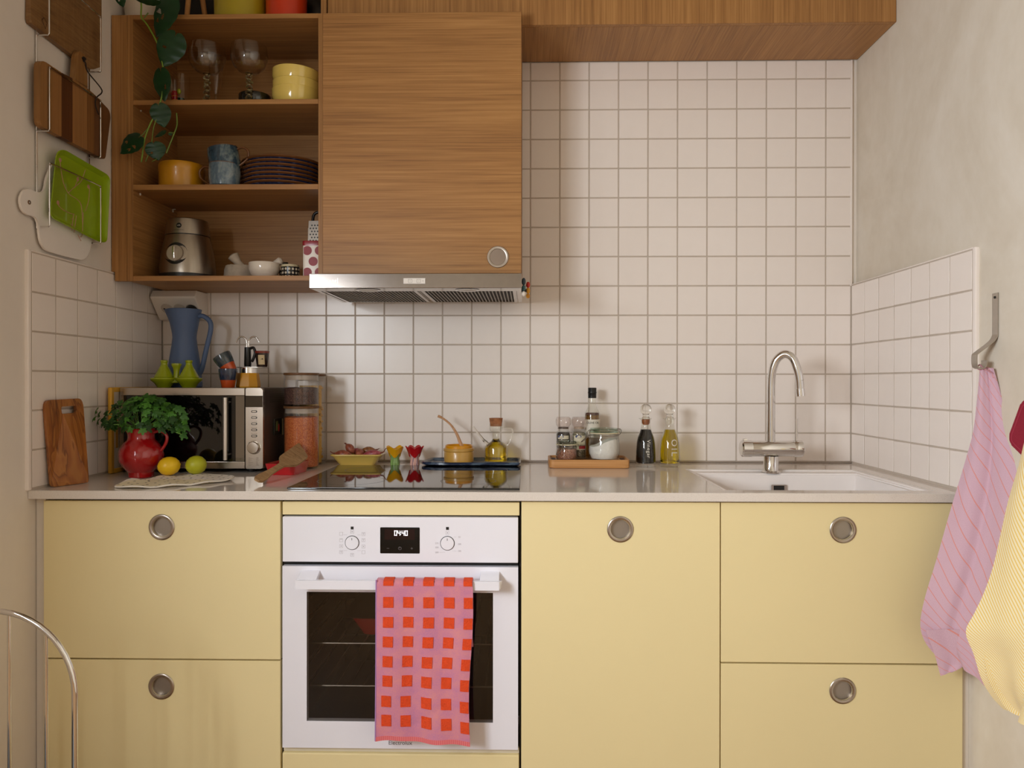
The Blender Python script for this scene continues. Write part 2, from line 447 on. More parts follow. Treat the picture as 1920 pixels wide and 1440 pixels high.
# faucet
fx, fy = .746, -.222
fa = thing('mixer_tap', 'tall chrome gooseneck mixer tap standing behind the sink', 'tap', (fx, fy, .893))
m = MB(); m.lathe([(0, .8935), (.030, .8935), (.031, .897), (.024, .900), (.0225, .903), (.0225, .945), (0, .945)], (fx, fy, 0)); put('base', m, M_chrome, fa)
m = MB(); m.lathe([(0, -.062), (.024, -.062), (.0245, -.06), (.0245, .066), (0, .066)], (fx + .002, fy, .968), 32, Matrix.Rotation(math.pi / 2, 3, 'Y')); put('body', m, M_chrome, fa)
m = MB(); m.lathe([(0, -.032), (.022, -.032), (.026, -.028), (.026, 0), (0, 0)], (fx - .061, fy, .968), 32, Matrix.Rotation(math.pi / 2, 3, 'Y')); kn = put('flow_knob', m, M_chrome, fa)
m = MB(); m.box(fx - .086, fx - .074, fy - .006, fy + .006, .990, .999, .001); put('knob_button', m, M_chrome, kn)
m = MB(); m.lathe([(0, .005), (.025, .005), (.026, .008), (.026, .030), (.022, .034), (0, .034)], (fx + .063, fy, .968), 32, Matrix.Rotation(math.pi / 2, 3, 'Y')); lv = put('lever_hub', m, M_chrome, fa)
m = MB(); m.tube([(fx + .078, fy, .985), (fx + .078, fy, 1.062)], .005, 12); put('lever', m, M_chrome, lv)
m = MB(); path = [(fx, fy, .985), (fx, fy, 1.10), (fx, fy, 1.16)] + smooth([(fx + .0005, fy - .001, 1.185), (fx + .004, fy - .004, 1.215), (fx + .014, fy - .010, 1.244), (fx + .034, fy - .020, 1.2600), (fx + .055, fy - .030, 1.248), (fx + .067, fy - .036, 1.215), (fx + .073, fy - .038, 1.185), (fx + .0752, fy - .038, 1.155)], 6)
m.tube(path, .0125, 20); put('spout', m, M_chrome, fa)
m = MB(); m.tube([(fx + .0752, fy - .038, 1.154), (fx + .0768, fy - .039, 1.131)], .0138, 20); put('aerator', m, M_chrome, fa)

# hob
M_hob = plain('black_ceramic_glass', '#0b0a0a', .04, var=.1, spec=.9)
hb = thing('hob', 'flat black ceramic hob set on the worktop above the oven', 'hob', (-.325, -.405, WT))
m = MB(); m.box(-.622, -.029, -.668, -.148, WT + .0002, WT + .0052, .0014, 2); put('glass_plate', m, M_hob, hb)
m = MB(); M_mark = plain('grey_print', '#6d6a68', .5)
for cx, cy, r in ((-.49, -.53, .09), (-.49, -.28, .075), (-.17, -.53, .075), (-.17, -.28, .1)):
    m.lathe([(r - .0008, WT + .0053), (r + .0008, WT + .0053)], (cx, cy, 0), 48)
tag(put('zone_marking', m, M_mark, hb), kind='stuff')

# base cabinets
def pull(parent, x, z, y=FY):
    M = Matrix.Rotation(math.pi / 2, 3, 'X')
    m = MB(); m.lathe([(.0325, -.0005), (.0330, .0015), (.0315, .0030), (.0285, .0034), (.0245, .0022), (.0238, -.002), (.0236, -.0095)], (x, y, z), 40, M); p = put('finger_pull', m, M_nickel, parent)
    m = MB(); m.lathe([(0, -.0095), (.0238, -.0095)], (x, y, z), 40, M); put('pull_cup', m, plain('nickel_cup', '#a39a90', .35, .7), p)
    return p
def front(name, x0, x1, z0, z1, parent, hole=None):
    """laminate front; with hole=(x,z) a round opening holds the finger pull"""
    m = MB(); b = .0011
    if hole:
        hx, hz = hole; n = 40; r = .0238
        ring = [(hx + r * math.cos(2 * math.pi * i / n), hz + r * math.sin(2 * math.pi * i / n)) for i in range(n)]
        sq = []
        for i in range(n):
            a = 2 * math.pi * i / n; c, s = math.cos(a), math.sin(a); k = 1 / max(abs(c), abs(s)); sq.append((hx + .045 * c * k, hz + .045 * s * k))
        R_ = [m.bm.verts.new((x, FY, z)) for x, z in ring]; R2 = [m.bm.verts.new((x, FY + .0105, z)) for x, z in ring]; Q = [m.bm.verts.new((x, FY, z)) for x, z in sq]
        for i in range(n): j = (i + 1) % n; m._f((R_[i], R_[j], Q[j], Q[i])); m._f((R2[i], R2[j], R_[j], R_[i]))
        m._f([R2[i] for i in range(n)])
        # remaining front face as strips round the square
        X = [x0 + b, hx - .045, hx + .045, x1 - b]; Z = [z0 + b, hz - .045, hz + .045, z1 - b]
        for i in range(3):
            for k in range(3):
                if i == 1 and k == 1: continue
                m._f([m.bm.verts.new(p) for p in ((X[i], FY, Z[k]), (X[i + 1], FY, Z[k]), (X[i + 1], FY, Z[k + 1]), (X[i], FY, Z[k + 1]))])
        O = [(x0, z0), (x1, z0), (x1, z1), (x0, z1)]; I = [(x0 + b, z0 + b), (x1 - b, z0 + b), (x1 - b, z1 - b), (x0 + b, z1 - b)]
        v0 = [m.bm.verts.new((x, FY, z)) for x, z in I]; v1 = [m.bm.verts.new((x, FY + b, z)) for x, z in O]; v2 = [m.bm.verts.new((x, FY + .018, z)) for x, z in O]
        for i in range(4): j = (i + 1) % 4; m._f((v0[j], v0[i], v1[i], v1[j])); m._f((v1[j], v1[i], v2[i], v2[j]))
        m._f(v2[::-1])
        bmesh.ops.remove_doubles(m.bm, verts=m.bm.verts[:], dist=1e-5)
    else:
        m.box(x0, x1, FY, FY + .018, z0, z1, b, 1)
    o = put(name, m, M_yellow, parent)
    if hole: pull(o, *hole)
    return o
M_carc = plain('dark_carcass', '#3a322a', .7); M_filler = plain('grey_filler_panel', '#ddd4c8', .5, var=.02)
def carcass(parent, x0, x1):
    m = MB(); t = .016; yb, yf, zb, zt = -.10, FY + .0195, .08, .8765
    m.box(x0, x0 + t, yf, yb, zb, zt); m.box(x1 - t, x1, yf, yb, zb, zt); m.box(x0 + t, x1 - t, yf, yb, zb, zb + t); m.box(x0 + t, x1 - t, yb - .006, yb, zb + t, zt)
    put('body', m, M_carc, parent)
    m = MB(); m.box(x0, x1, FY + .06, FY + .075, 0, .0795); put('plinth', m, M_carc, parent)
c = thing('drawer_cabinet', 'pale yellow two-drawer base cabinet at the left, beside the oven', 'cabinet', (-.937, -.4, 0))
carcass(c, -1.2395, -.633)
front('drawer', -1.2395, -.6335, .4715, .8715, c, (-.936, .8055)); front('drawer', -1.2395, -.6335, .082, .4675, c, (-.937, .4015))
m = MB(); m.box(-1.2655, -1.241, FY + .012, FY + .03, .0, .8780); put('filler_strip', m, M_filler, c)
c = thing('door_cabinet', 'pale yellow single-door base cabinet between the oven and the sink cabinet', 'cabinet', (.224, -.4, 0))
carcass(c, -.0245, .4725)
front('door', -.0245, .4715, .082, .8735, c, (.223, .8055))
c = thing('sink_cabinet', 'pale yellow two-drawer base cabinet under the sink at the right', 'cabinet', (.774, -.4, 0))
carcass(c, .4745, 1.072)
# body sides are kept clear of the basin by its own shell
front('drawer', .4745, 1.0715, .4745, .8735, c, (.7755, .8065)); front('drawer', .4745, 1.0715, .082, .4705, c, (.7755, .406))
m = MB(); m.box(1.0735, 1.0925, FY + .012, FY + .03, .0, .8780); put('filler_strip', m, M_filler, c)

c = thing('oven_cabinet', 'pale yellow housing of the built-in oven with a narrow strip above and drawer below', 'cabinet', (-.33, -.4, 0))
m = MB(); t = .016; m.box(-.632, -.632 + .004, FY + .0195, -.1, .08, .8765); m.box(-.0295, -.0255, FY + .0195, -.1, .08, .8765); m.box(-.628, -.0295, -.106, -.1, .08, .8765); put('body', m, M_carc, c)
m = MB(); m.box(-.628, -.0295, FY, FY + .018, .8385, .8715, .0011, 1); put('top_strip', m, M_yellow, c)
m = MB(); m.box(-.629, -.0300, FY, FY + .018, .082, .2365, .0035, 2); put('drawer', m, M_yellow, c)
m = MB(); m.box(-.628, -.030, FY + .010, FY + .02, .2367, .2500); put('ledge', m, plain('cream_ledge', '#d5ccb9', .5), c)

# ------------------------------------------------------------------ oven
OY = -.690
ov = thing('oven', 'white built-in oven with two dials, dark window and bar handle', 'oven', (-.33, -.40, .252))
m = MB(); m.box(-.6265, -.0325, OY, OY + .022, .7205, .8345, .002, 2); cp = put('control_panel', m, M_white_en, ov)
def zf(p): return p
for kx, kz in ((-.450, .7695), (-.210, .7695)):
    Mx = Matrix.Rotation(math.pi / 2, 3, 'X')
    m = MB(); m.lathe([(.0178, -.0004), (.0182, .0006), (.0166, .0008)], (kx, OY, kz), 40, Mx); put('dial_ring', m, plain('dark_grey_ring', '#3a3638', .5), cp)
    m = MB(); m.lathe([(.0166, -.0004), (.0166, .0028), (.0155, .0036), (0, .0036)], (kx, OY, kz), 40, Mx); kn = put('dial', m, M_white_en, cp, ang=15)
    m = MB(); m.box(kx - .0006, kx + .0006, OY - .0040, OY - .0035, kz + .007, kz + .0125); put('dial_mark', m, plain('dark_print', '#2a2729', .5), kn)
M_print = plain('grey_print_light', '#b4b0b6', .5)
m = MB()
def pr(m, x0, x1, z0, z1, y=OY, d=.0004): m.box(x0, x1, y - d, y + .0003, z0, z1)
def sym(m, x, z, s=.0042, kind=0):
    w_ = .0005
    pr(m, x - s, x + s, z + s - w_, z + s); pr(m, x - s, x + s, z - s, z - s + w_); pr(m, x - s, x - s + w_, z - s, z + s); pr(m, x + s - w_, x + s, z - s, z + s)
    if kind == 1: pr(m, x - s * .6, x + s * .6, z + s * .5, z + s * .72)
    if kind == 2: pr(m, x - s * .3, x + s * .3, z - s * .3, z + s * .3)
    if kind == 3: pr(m, x - .0004, x + .0004, z - s * .6, z + s * .3); pr(m, x - s * .6, x + s * .6, z + s * .3, z + s * .5)
kx, kz = -.450, .7695
for dx, dz, k in ((-.0278, .0222, 0), (-.0278, .0062, 1), (-.0278, -.0085, 2), (-.0278, -.0235, 3), (.0285, .0222, 3), (.0285, .0068, 3), (.0285, -.0092, 2), (.0285, -.0235, 0), (0, -.0303, 3), (0, .0275, 2)): sym(m, kx + dx, kz + dz, kind=k)
for sx in (-1, 1):
    for dz in (.0195, -.0200): pr(m, kx + sx * .0175 - .0045, kx + sx * .0175 + .0045, kz + dz, kz + dz + .0004)
kx = -.210; sym(m, kx, kz + .0262, kind=2)
tag(put('dial_symbols', m, M_print, cp), kind='stuff')
Mtx = lambda x, y, z: Matrix.Translation((x, y, z)) @ Matrix.Rotation(math.pi / 2, 4, 'X')
m = MB()
for s_, dx, dz in (('50', .030, .0155), ('100', .0300, -.0022), ('150', .0300, -.0195), ('275', -.0265, -.0005), ('250', -.0265, -.0107), ('200', -.0265, -.0233)): m.text(s_, .0058, Mtx(kx + dx, OY - .0003, kz + dz), .0002)
pr(m, kx + .016, kx + .0225, kz + .0155, kz + .0159); pr(m, kx + .011, kx + .0225, kz - .0195, kz - .0191); pr(m, kx - .02, kx - .0055, kz - .0233, kz - .0229)
put('temperature_figures', m, M_print, cp)
for kx in (-.450, -.210):
    m = MB(); pr(m, kx - .0036, kx + .0036, .8030, .8102)
    put('indicator_lamp', m, plain('indicator_black', '#201d1e', .3), cp)
m = MB(); m.prism([(x - .3295, OY + .0006, z + .776) for x, z in rrect(.0995, .0655, .0025)], (0, -.0012, 0)); dsp = put('display', m, plain('black_display_glass', '#0a0808', .12), cp)
def emis(name, col, st):
    t = NT(name); v = t.coords(); f = t.noise(v, 60, 1); t.base(col); t.b.inputs['Emission Color'].default_value = rgba(col)
    t.l(t.math('ADD', t.math('MULTIPLY', f, .05), st), t.b.inputs['Emission Strength']); return t.m
m = MB(); m.box(-.3680, -.2920, OY - .00075, OY - .0005, .7780, .8045); put('display_field', m, plain('maroon_display', '#1c0406', .2), dsp)
m = MB()
def seg7(m, ch, x, z, w_, h, t_):
    S7 = {'0': 'abcdef', '4': 'fgbc'}[ch]; hw, hh = w_ / 2, h / 2; y = OY - .0008
    for s_ in S7:
        b = {'a': (-hw, hw, hh - t_, hh), 'd': (-hw, hw, -hh, -hh + t_), 'g': (-hw, hw, -t_ / 2, t_ / 2), 'f': (-hw, -hw + t_, 0, hh), 'b': (hw - t_, hw, 0, hh), 'e': (-hw, -hw + t_, -hh, 0), 'c': (hw - t_, hw, -hh, 0)}[s_]
        pr(m, x + b[0], x + b[1], z + b[2], z + b[3], y, .0003)
for ch, dx in (('0', -.0128), ('4', -.0045), ('4', .0058), ('0', .0140)): seg7(m, ch, -.3275 + dx, .7945, .0068, .0126, .0016)
pr(m, -.3280, -.3266, .796, .7974, OY - .0008, .0003); pr(m, -.3280, -.3266, .791, .7924, OY - .0008, .0003)
put('clock_digits', m, emis('white_led', '#f4ecf0', 1.1), dsp)
m = MB(); y_ = OY - .0006
pr(m, -.3625, -.3565, .7558, .7564, y_, .0002); pr(m, -.3025, -.2965, .7558, .7564, y_, .0002); pr(m, -.2998, -.2992, .7531, .7591, y_, .0002)
m.lathe([(.0034, 0), (.0040, .0002), (.0034, .0004)], (-.3295, y_, .756), 24, Matrix.Rotation(math.pi / 2, 3, 'X')); pr(m, -.3298, -.3292, .756, .7585, y_, .0002)
put('touch_symbols', m, plain('grey_symbol', '#777276', .5), dsp)
# door with window opening
m = MB(); dx0, dx1, dz0, dz1 = -.6265, -.0325, .2520, .7100; wx0, wx1, wz0, wz1 = -.5650, -.0955, .3195, .6455
m.box(dx0, wx0, OY, OY + .018, dz0, dz1); m.box(wx1, dx1, OY, OY + .018, dz0, dz1); m.box(wx0, wx1, OY, OY + .018, dz0, wz0); m.box(wx0, wx1, OY, OY + .018, wz1, dz1)
bmesh.ops.remove_doubles(m.bm, verts=m.bm.verts[:], dist=1e-5)
dr = put('door', m, M_white_en, ov)
def oven_glass():
    t = NT('tinted_oven_glass'); t.t.nodes.remove(t.b)
    fr = t.n('ShaderNodeLayerWeight'); fr.inputs['Blend'].default_value = .5
    fz = t.math('ADD', t.math('MULTIPLY', t.math('POWER', fr.outputs['Facing'], 5.0), .9), .045)
    tr = t.n('ShaderNodeBsdfTransparent'); tr.inputs[0].default_value = (.74, .72, .70, 1); gl = t.n('ShaderNodeBsdfGlossy'); gl.inputs['Roughness'].default_value = .03
    v = t.coords(); k = t.math('MULTIPLY', fz, t.math('ADD', t.math('MULTIPLY', t.noise(v, 4, 2), .2), .85), True)
    mx = t.n('ShaderNodeMixShader'); t.l(k, mx.inputs[0]); t.l(tr.outputs[0], mx.inputs[1]); t.l(gl.outputs[0], mx.inputs[2]); t.l(mx.outputs[0], t.out.inputs[0]); return t.m
m = MB(); m.box(wx0, wx1, OY + .0015, OY + .0045, wz0, wz1); put('window_pane', m, oven_glass(), dr)
m = MB(); m.prism([(-.580, -.742, .6655), (-.577, -.724, .6655), (-.573, -.724, .6855), (-.580, -.742, .6870)], (.503, 0, 0), .002); hd = put('handle', m, M_white_en, dr)
for x in (-.555, -.103):
    m = MB(); m.prism([(x - .024, -.726, .668), (x - .024, -.726, .686), (x - .024, OY - .0002, .700), (x - .024, OY - .0002, .690)], (.048, 0, 0), .0015); put('handle_bracket', m, M_white_en, hd)
m = MB(); m.text('Electrolux', .0145, Mtx(-.3285, OY - .0003, .2665), .0002); put('brand_lettering', m, plain('grey_letter', '#6c676b', .5), dr)
M_cav = plain('black_oven_enamel', '#0d0c0c', .3, var=.2)
m = MB(); bx = (-.60, -.06, OY + .024, -.16, .275, .69); th = .004
m.box(bx[0], bx[0] + th, bx[2], bx[3], bx[4], bx[5]); m.box(bx[1] - th, bx[1], bx[2], bx[3], bx[4], bx[5]); m.box(bx[0], bx[1], bx[3] - th, bx[3], bx[4], bx[5]); m.box(bx[0], bx[1], bx[2], bx[3], bx[4], bx[4] + th); m.box(bx[0], bx[1], bx[2], bx[3], bx[5] - th, bx[5])
cav = put('cavity', m, M_cav, ov)
m = MB(); m.box(-.6265, -.0325, OY + .020, OY + .03, .7105, .720); put('vent_gap', m, M_dark, ov)
for xr in (-.585, -.075):
    for z in (.615, .603, .558, .546, .50, .488, .443, .431, .385, .373):
        m = MB(); m.tube([(xr, -.64, z), (xr, -.2, z)], .0022, 6); put('side_rail', m, M_chrome, cav)
    m = MB(); m.tube([(xr, -.64, .36), (xr, -.64, .63)], .0025, 6); put('rail_post', m, M_chrome, cav)
def rack(z, n=14):
    m = MB(); m.tube([(-.578, -.62, z), (-.082, -.62, z)], .0028, 8); m.tube([(-.578, -.22, z), (-.082, -.22, z)], .0028, 8)
    for i in range(n + 1):
        x = -.578 + .496 * i / n; m.tube([(x, -.62, z), (x, -.22, z)], .0016, 6)
    return put('wire_rack', m, plain('dull_rack_steel', '#7d7770', .35, 1), ov)
rack(.381); rack(.492)
bd = thing('baking_dish', 'red oval-sided baking dish behind the oven window', 'dish', (-.32, -.42, .4952))
m = MB(); M_redd = plain('red_glaze', '#bd1620', .15, var=.1, coat=.6)
def tray_shape(m, cx, cy, z0, w0, d0, w1, d1, h, th, r, n=4):
    """open dish: bottom w0 x d0, rim w1 x d1"""
    def ring(w_, d_, z): return [m.bm.verts.new((cx + p.x, cy + p.y, z)) for p in rrect(w_, d_, r, n)]
    A = ring(w0, d0, z0); B = ring(w1, d1, z0 + h); C_ = ring(w1 - 2 * th, d1 - 2 * th, z0 + h); D = ring(w0 - 2 * th, d0 - 2 * th, z0 + th)
    k = len(A)
    for X, Y_ in ((A, B), (B, C_), (C_, D)):
        for i in range(k): m._f((X[i], X[(i + 1) % k], Y_[(i + 1) % k], Y_[i]))
    m._f(A[::-1]); m._f(D); return m
tray_shape(m, -.325, -.46, .4952, .265, .20, .315, .25, .050, .005, .03); put('body', m, M_redd, bd)
m = MB(); tray_shape(m, -.325, -.46, .5460, .32, .25, .36, .27, .004, .0015, .02); put('lid', m, M_steel, bd)

# ------------------------------------------------------------------ upper cabinets
c = thing('shelf_cabinet', 'open oak wall cabinet with three shelves of crockery, left of the hood', 'cabinet', (-.93, -.15, 1.479))
y0, y1 = -.315, -.003
m = MB(); m.box(-1.2695, -1.2225, y0, y0 + .018, 1.507, 2.2835, .0006, 1); m.box(-1.2590, -1.2225, y0, y0 + .018, 1.479, 1.507); put('filler_strip', m, M_oak_z, c)
m = MB(); m.box(-1.2220, -1.2040, y0 + .0015, y1, 1.479, 2.2835); sp_ = put('side_panel', m, M_oak_y, c)
m = MB(); m.box(-1.2220, -1.2040, y0, y0 + .0014, 1.479, 2.2835, .0005, 1); put('edge_band', m, M_oak_z, sp_)
m = MB(); m.box(-.6400, -.6235, y0, y1, 1.479, 2.2835, .0006, 1); put('side_panel', m, M_oak_z, c)
for nm, a, b in (('top_panel', 2.2690, 2.2835), ('bottom_panel', 1.479, 1.4945)):
    m = MB(); m.box(-1.2040, -.6400, y0, y1, a, b, .0006, 1); put(nm, m, M_oak_x, c)
for a, b in ((2.0115, 2.0265), (1.7545, 1.7705)):
    m = MB(); m.box(-1.2035, -.6405, y0 + .001, -.025, a, b, .0006, 1); put('shelf', m, M_oak_x, c)
m = MB(); m.box(-1.2040, -.6400, -.024, -.018, 1.4945, 2.2690); put('back_panel', m, M_oak_x, c)
M_clip = plain('white_clip', '#e9e2d8', .4)
for px, py, Y in ((263, 205, -.27), (261, 362, -.275), (323, 394, -.06)):
    p = at(px, py, Y); x = -1.2036
    m = MB(); m.box(x, x + .010, Y - .002, Y + .002, p.z + .002, p.z + .005); m.box(x, x + .003, Y - .002, Y + .002, p.z - .007, p.z + .005); put('shelf_clip', m, M_clip, c)

c = thing('hood_cabinet', 'oak wall cabinet with a single door and round metal pull above the range hood', 'cabinet', (-.325, -.15, 1.482))
m = MB(); m.box(-.6225, -.0275, -.316, -.003, 1.482, 2.262); put('body', m, wood('grey_oak_side', '#7d5a3c', '#8f6a49', '#a07b58', axis='z'), c)
DY = -.335
m = MB(); m.box(-.6215, -.0280, DY, DY + .018, 1.4970, 2.2740, .0012, 1); dr = put('door', m, M_oak_x, c)
Mx = Matrix.Rotation(math.pi / 2, 3, 'X')
m = MB(); m.lathe([(.0315, -.0003), (.0325, .0015), (.0312, .0032), (.0285, .0034), (.0245, .0026), (.0238, .0004), (.0236, .0001)], (-.0975, DY, 1.5455), 40, Mx); pl = put('finger_pull', m, M_nickel, dr)
m = MB(); m.lathe([(0, .0003), (.0238, .0003)], (-.0975, DY, 1.5455), 40, Mx); put('pull_cup', m, plain('nickel_cup_dark_reflection', '#8c7d70', .38, 1), pl)  # cup colour darkened to imitate the dim room it mirrors

c = thing('bridge_cabinet', 'long oak wall cabinet with vertical grain running across the top to the right wall', 'cabinet', (.23, -.13, 2.264))
m = MB(); m.box(-.6225, 1.1030, -.252, -.003, 2.264, 2.70); put('body', m, M_oak_y, c)
m = MB(); m.box(-.6445, -.6270, -.270, -.003, 2.2850, 2.70, .0006, 1); put('side_panel', m, M_oak_z, c)
m = MB(); m.box(-.6232, 1.1050, -.270, -.2525, 2.2640, 2.70, .001, 1); put('front_panel', m, M_oak_z, c)

# range hood
M_under = plain('polished_steel', '#c9c2ba', .16, 1, var=.03)
hd = thing('range_hood', 'flat stainless range hood under the oak door cabinet', 'hood', (-.327, -.25, 1.4394))
m = MB(); m.box(-.6285, -.0265, -.450, -.436, 1.4394, 1.4805, .0012, 2); fp = put('front_panel', m, plain('brushed_hood_steel', '#98908a', .15, 1, var=.05, scale=60), hd)
m = MB(); m.box(-.6275, -.0275, -.4355, -.062, 1.4480, 1.4795); m.box(-.6275, -.6155, -.4355, -.062, 1.4394, 1.4480); m.box(-.0395, -.0275, -.4355, -.062, 1.4394, 1.4480); m.box(-.6155, -.0395, -.4355, -.375, 1.4394, 1.4480); put('body', m, M_under, hd)
for x0, x1 in ((-.612, -.334), (-.322, -.043)):
    m = MB(); m.box(x0, x1, -.374, -.370, 1.4398, 1.4475); m.box(x0, x1, -.068, -.064, 1.4398, 1.4475); m.box(x0, x0 + .010, -.370, -.068, 1.4398, 1.4475); m.box(x1 - .010, x1, -.370, -.068, 1.4398, 1.4475); f = put('filter', m, M_under, hd)
    m = MB(); n = 24
    for i in range(n):
        x = x0 + .012 + (x1 - x0 - .024) * (i + .5) / n; m.box(x - .0019, x + .0019, -.369, -.069, 1.4405, 1.4425)
    tag(put('filter_slats', m, plain('filter_aluminium', '#9c9389', .45, .8), f), kind='stuff')
    m = MB(); m.box(x0 + .011, x1 - .011, -.3695, -.0685, 1.4462, 1.4474); put('filter_gap_shade', m, plain('filter_shadow', '#4a4039', .7), f)  # solid dark sheet, its colour standing in for shade between the slats
for px in (690, 876):
    p = at(px, 544, -.41)
    m = MB(); m.lathe([(.034, 1.4392), (.036, 1.4382), (.031, 1.4372), (.028, 1.4385)], (p.x, -.405, 0), 36); l = put('lamp_ring', m, M_chrome, hd)
    m = MB(); m.lathe([(0, 1.4378), (.02, 1.438), (.028, 1.4386)], (p.x, -.405, 0), 36); put('lamp_lens', m, plain('frosted_lens', '#cfc9c0', .25), l)
m = MB(); m.box(-.3600, -.2985, -.4512, -.4498, 1.4515, 1.4670); ct = put('control_strip', m, plain('white_control', '#ddd6ce', .4), fp)
m = MB()
for x in (-.341, -.317):
    for a in ((x - .0055, x - .0048, 1.4540, 1.4640), (x + .0048, x + .0055, 1.4540, 1.4640), (x - .0055, x + .0055, 1.4540, 1.4547), (x - .0055, x + .0055, 1.4633, 1.4640), (x - .0008, x + .0008, 1.4582, 1.4598)): m.box(a[0], a[1], -.4515, -.4511, a[2], a[3])
m.box(-.3065, -.3030, -.4515, -.4511, 1.4585, 1.4597); put('button_marks', m, plain('grey_mark', '#8e867d', .5), ct)
m = MB()
m.text('0', .0125, Mtx(-.5825, -.4505, 1.4600), .0005); m.text('x o', .0105, Mtx(-.5720, -.4505, 1.4600), .0005); m.text('+', .013, Mtx(-.5600, -.4505, 1.4600), .0005); m.text('o', .0110, Mtx(-.5530, -.4505, 1.4605), .0005); m.box(-.5480, -.5452, -.4512, -.4498, 1.4530, 1.4670)
put('badge_lettering', m, plain('raised_silver', '#efe6dc', .25, .3), fp)
# figurine magnets on the hood's right side
for nm, lab, pts in (('figure_magnet', 'small blue figure magnet on the right side of the range hood, the left one', [((980, 528, '#2f4350'), .006, .011), ((980, 540, '#3c6a70'), .005, .008), ((980, 551, '#d8cdbf'), .004, .008)]),
                     ('figure_magnet', 'small yellow figure magnet with red cap on the right side of the hood', [((984, 534, '#c4291c'), .006, .009), ((985, 545, '#d79a24'), .006, .009), ((984, 555, '#c98a26'), .004, .007)])):
    p0 = at(pts[0][0][0], pts[0][0][1], -.40); X_ = -.0265 + (.006 if '2f' in pts[0][0][2] else .0185)
    yb = -.40 if '2f' in pts[0][0][2] else -.37
    root = thing(nm, lab, 'magnet', (X_, yb, at(982, 545, yb).z))
    for (px, py, colr), rx, rz in pts:
        z = at(px, py, yb).z; m = MB(); m.ball((X_, yb, z), .006, .006, rz); put('figure_piece', m, plain('figure_' + colr[1:], colr, .35), root)
    m = MB(); m.box(-.0274, X_ - .004, yb - .004, yb + .004, at(982, 545, yb).z - .004, at(982, 545, yb).z + .004); put('magnet_disc', m, M_black, root)

# ------------------------------------------------------------------ shelf contents: top of the cabinet
TZ = 2.2837
def pot_lathe(name, label, cat, prof, c, mat, seg=48, group=None, part='body'):
    t = thing(name, label, cat, c, group); m = MB(); m.lathe([(r, z + c[2]) for r, z in prof], (c[0], c[1], 0), seg); put(part, m, mat, t); return t
def open_vessel(rb, rt, h, th=.004, base=.006, mid=None):
    pr_ = [(0, 0), (rb * .9, 0), (rb, .004)]
    if mid: pr_ += mid
    pr_ += [(rt, h - .002), (rt - th * .4, h), (rt - th, h - .002)]
    if mid: pr_ += [(r - th, z) for r, z in reversed(mid)]
    return pr_ + [(rb - th, base + .002), (rb * .8, base), (0, base)]
pot_lathe('storage_pot', 'wide olive-yellow enamel pot on top of the shelf cabinet', 'pot', open_vessel(.080, .082, .13), (-.917, -.20, TZ), plain('olive_enamel', '#a8951d', .35, coat=.3))
pot_lathe('storage_pot', 'orange-red enamel pot on top of the shelf cabinet', 'pot', open_vessel(.062, .063, .14), (-.768, -.215, TZ), plain('orange_red_enamel', '#c63716', .3, coat=.3))
t = thing('wooden_tripod', 'small wooden three-legged stand on top of the shelf cabinet', 'stand', (-1.10, -.17, TZ))
M_pale = wood('pale_beech', '#b07a45', '#c08a52', '#cb9861', axis='z')
for a, b in (((-1.155, -.24, TZ + .004), (-1.125, -.2, TZ + .15)), ((-1.085, -.22, TZ + .004), (-1.092, -.18, TZ + .15)), ((-1.045, -.15, TZ + .004), (-1.062, -.16, TZ + .15))):
    m = MB(); m.tube([a, b], [.0075, .0085], 12); put('leg', m, M_pale, t)
m = MB(); m.lathe([(0, TZ + .15), (.06, TZ + .15), (.062, TZ + .155), (.06, TZ + .165), (0, TZ + .165)], (-1.095, -.18, 0)); put('top', m, M_pale, t)
t = thing('wall_shade_sheet', 'large dark sheet added against the wall atop the shelf cabinet, imitating the shade there', 'tray', (-.93, -.03, TZ))  # dark sheet added to stand in for the shaded wall behind the pots
m = MB(); m.prism([(x - .925, -.06, z + TZ + .12) for x, z in rrect(.54, .2398, .02)], (0, .012, .0), .003); put('body', m, plain('wall_shade_black', '#1d1a1a', .45, .3), t)
t = thing('round_lid', 'dark round pan lid leaning behind the red pot atop the shelf cabinet', 'lid', (-.728, -.10, TZ))
m = MB(); m.lathe([(0, .012), (.05, .010), (.078, 0), (.08, .002), (.078, .005), (.05, .016), (0, .018)], (-.728, -.115, TZ + .081), 40, Matrix.Rotation(math.pi / 2 + .15, 3, 'X')); put('disc', m, plain('dark_lid', '#2a2320', .3, .4), t)
# hanging monstera in a white planter
pl = thing('hanging_plant', 'trailing monstera hanging down from a white planter over the shelf cabinet', 'plant', (-1.225, -.23, TZ))
m = MB(); m.lathe([(0, TZ + .001), (.040, TZ + .001), (.044, TZ + .004), (.05, TZ + .10), (.048, TZ + .10), (.042, TZ + .08), (0, TZ + .08)], (-1.215, -.245, 0)); put('pot', m, plain('cream_planter', '#cfc4b4', .6), pl)
m = MB(); m.lathe([(0, TZ + .081), (.04, TZ + .085), (.0425, TZ + .079)], (-1.215, -.245, 0)); put('soil', m, plain('soil', '#2a1c12', .95, bump=.8), pl)
LY = -.350
def leaf_mat(name, c1, c2, rough=.35):
    t = NT(name); v = t.coords(); t.base(t.ramp(t.noise(v, 14, 4), [(.3, c1), (.7, c2)])); t.set(Roughness=rough); t.b.inputs['Specular IOR Level'].default_value = .4
    t.b.inputs['Transmission Weight'].default_value = 0; return t.m
M_mon = leaf_mat('monstera_green', '#0e2f16', '#173f1d'); M_stem = leaf_mat('stem_green', '#6b8a2c', '#7f9d38'); M_stem2 = leaf_mat('young_stem_green', '#58702c', '#6f8836')
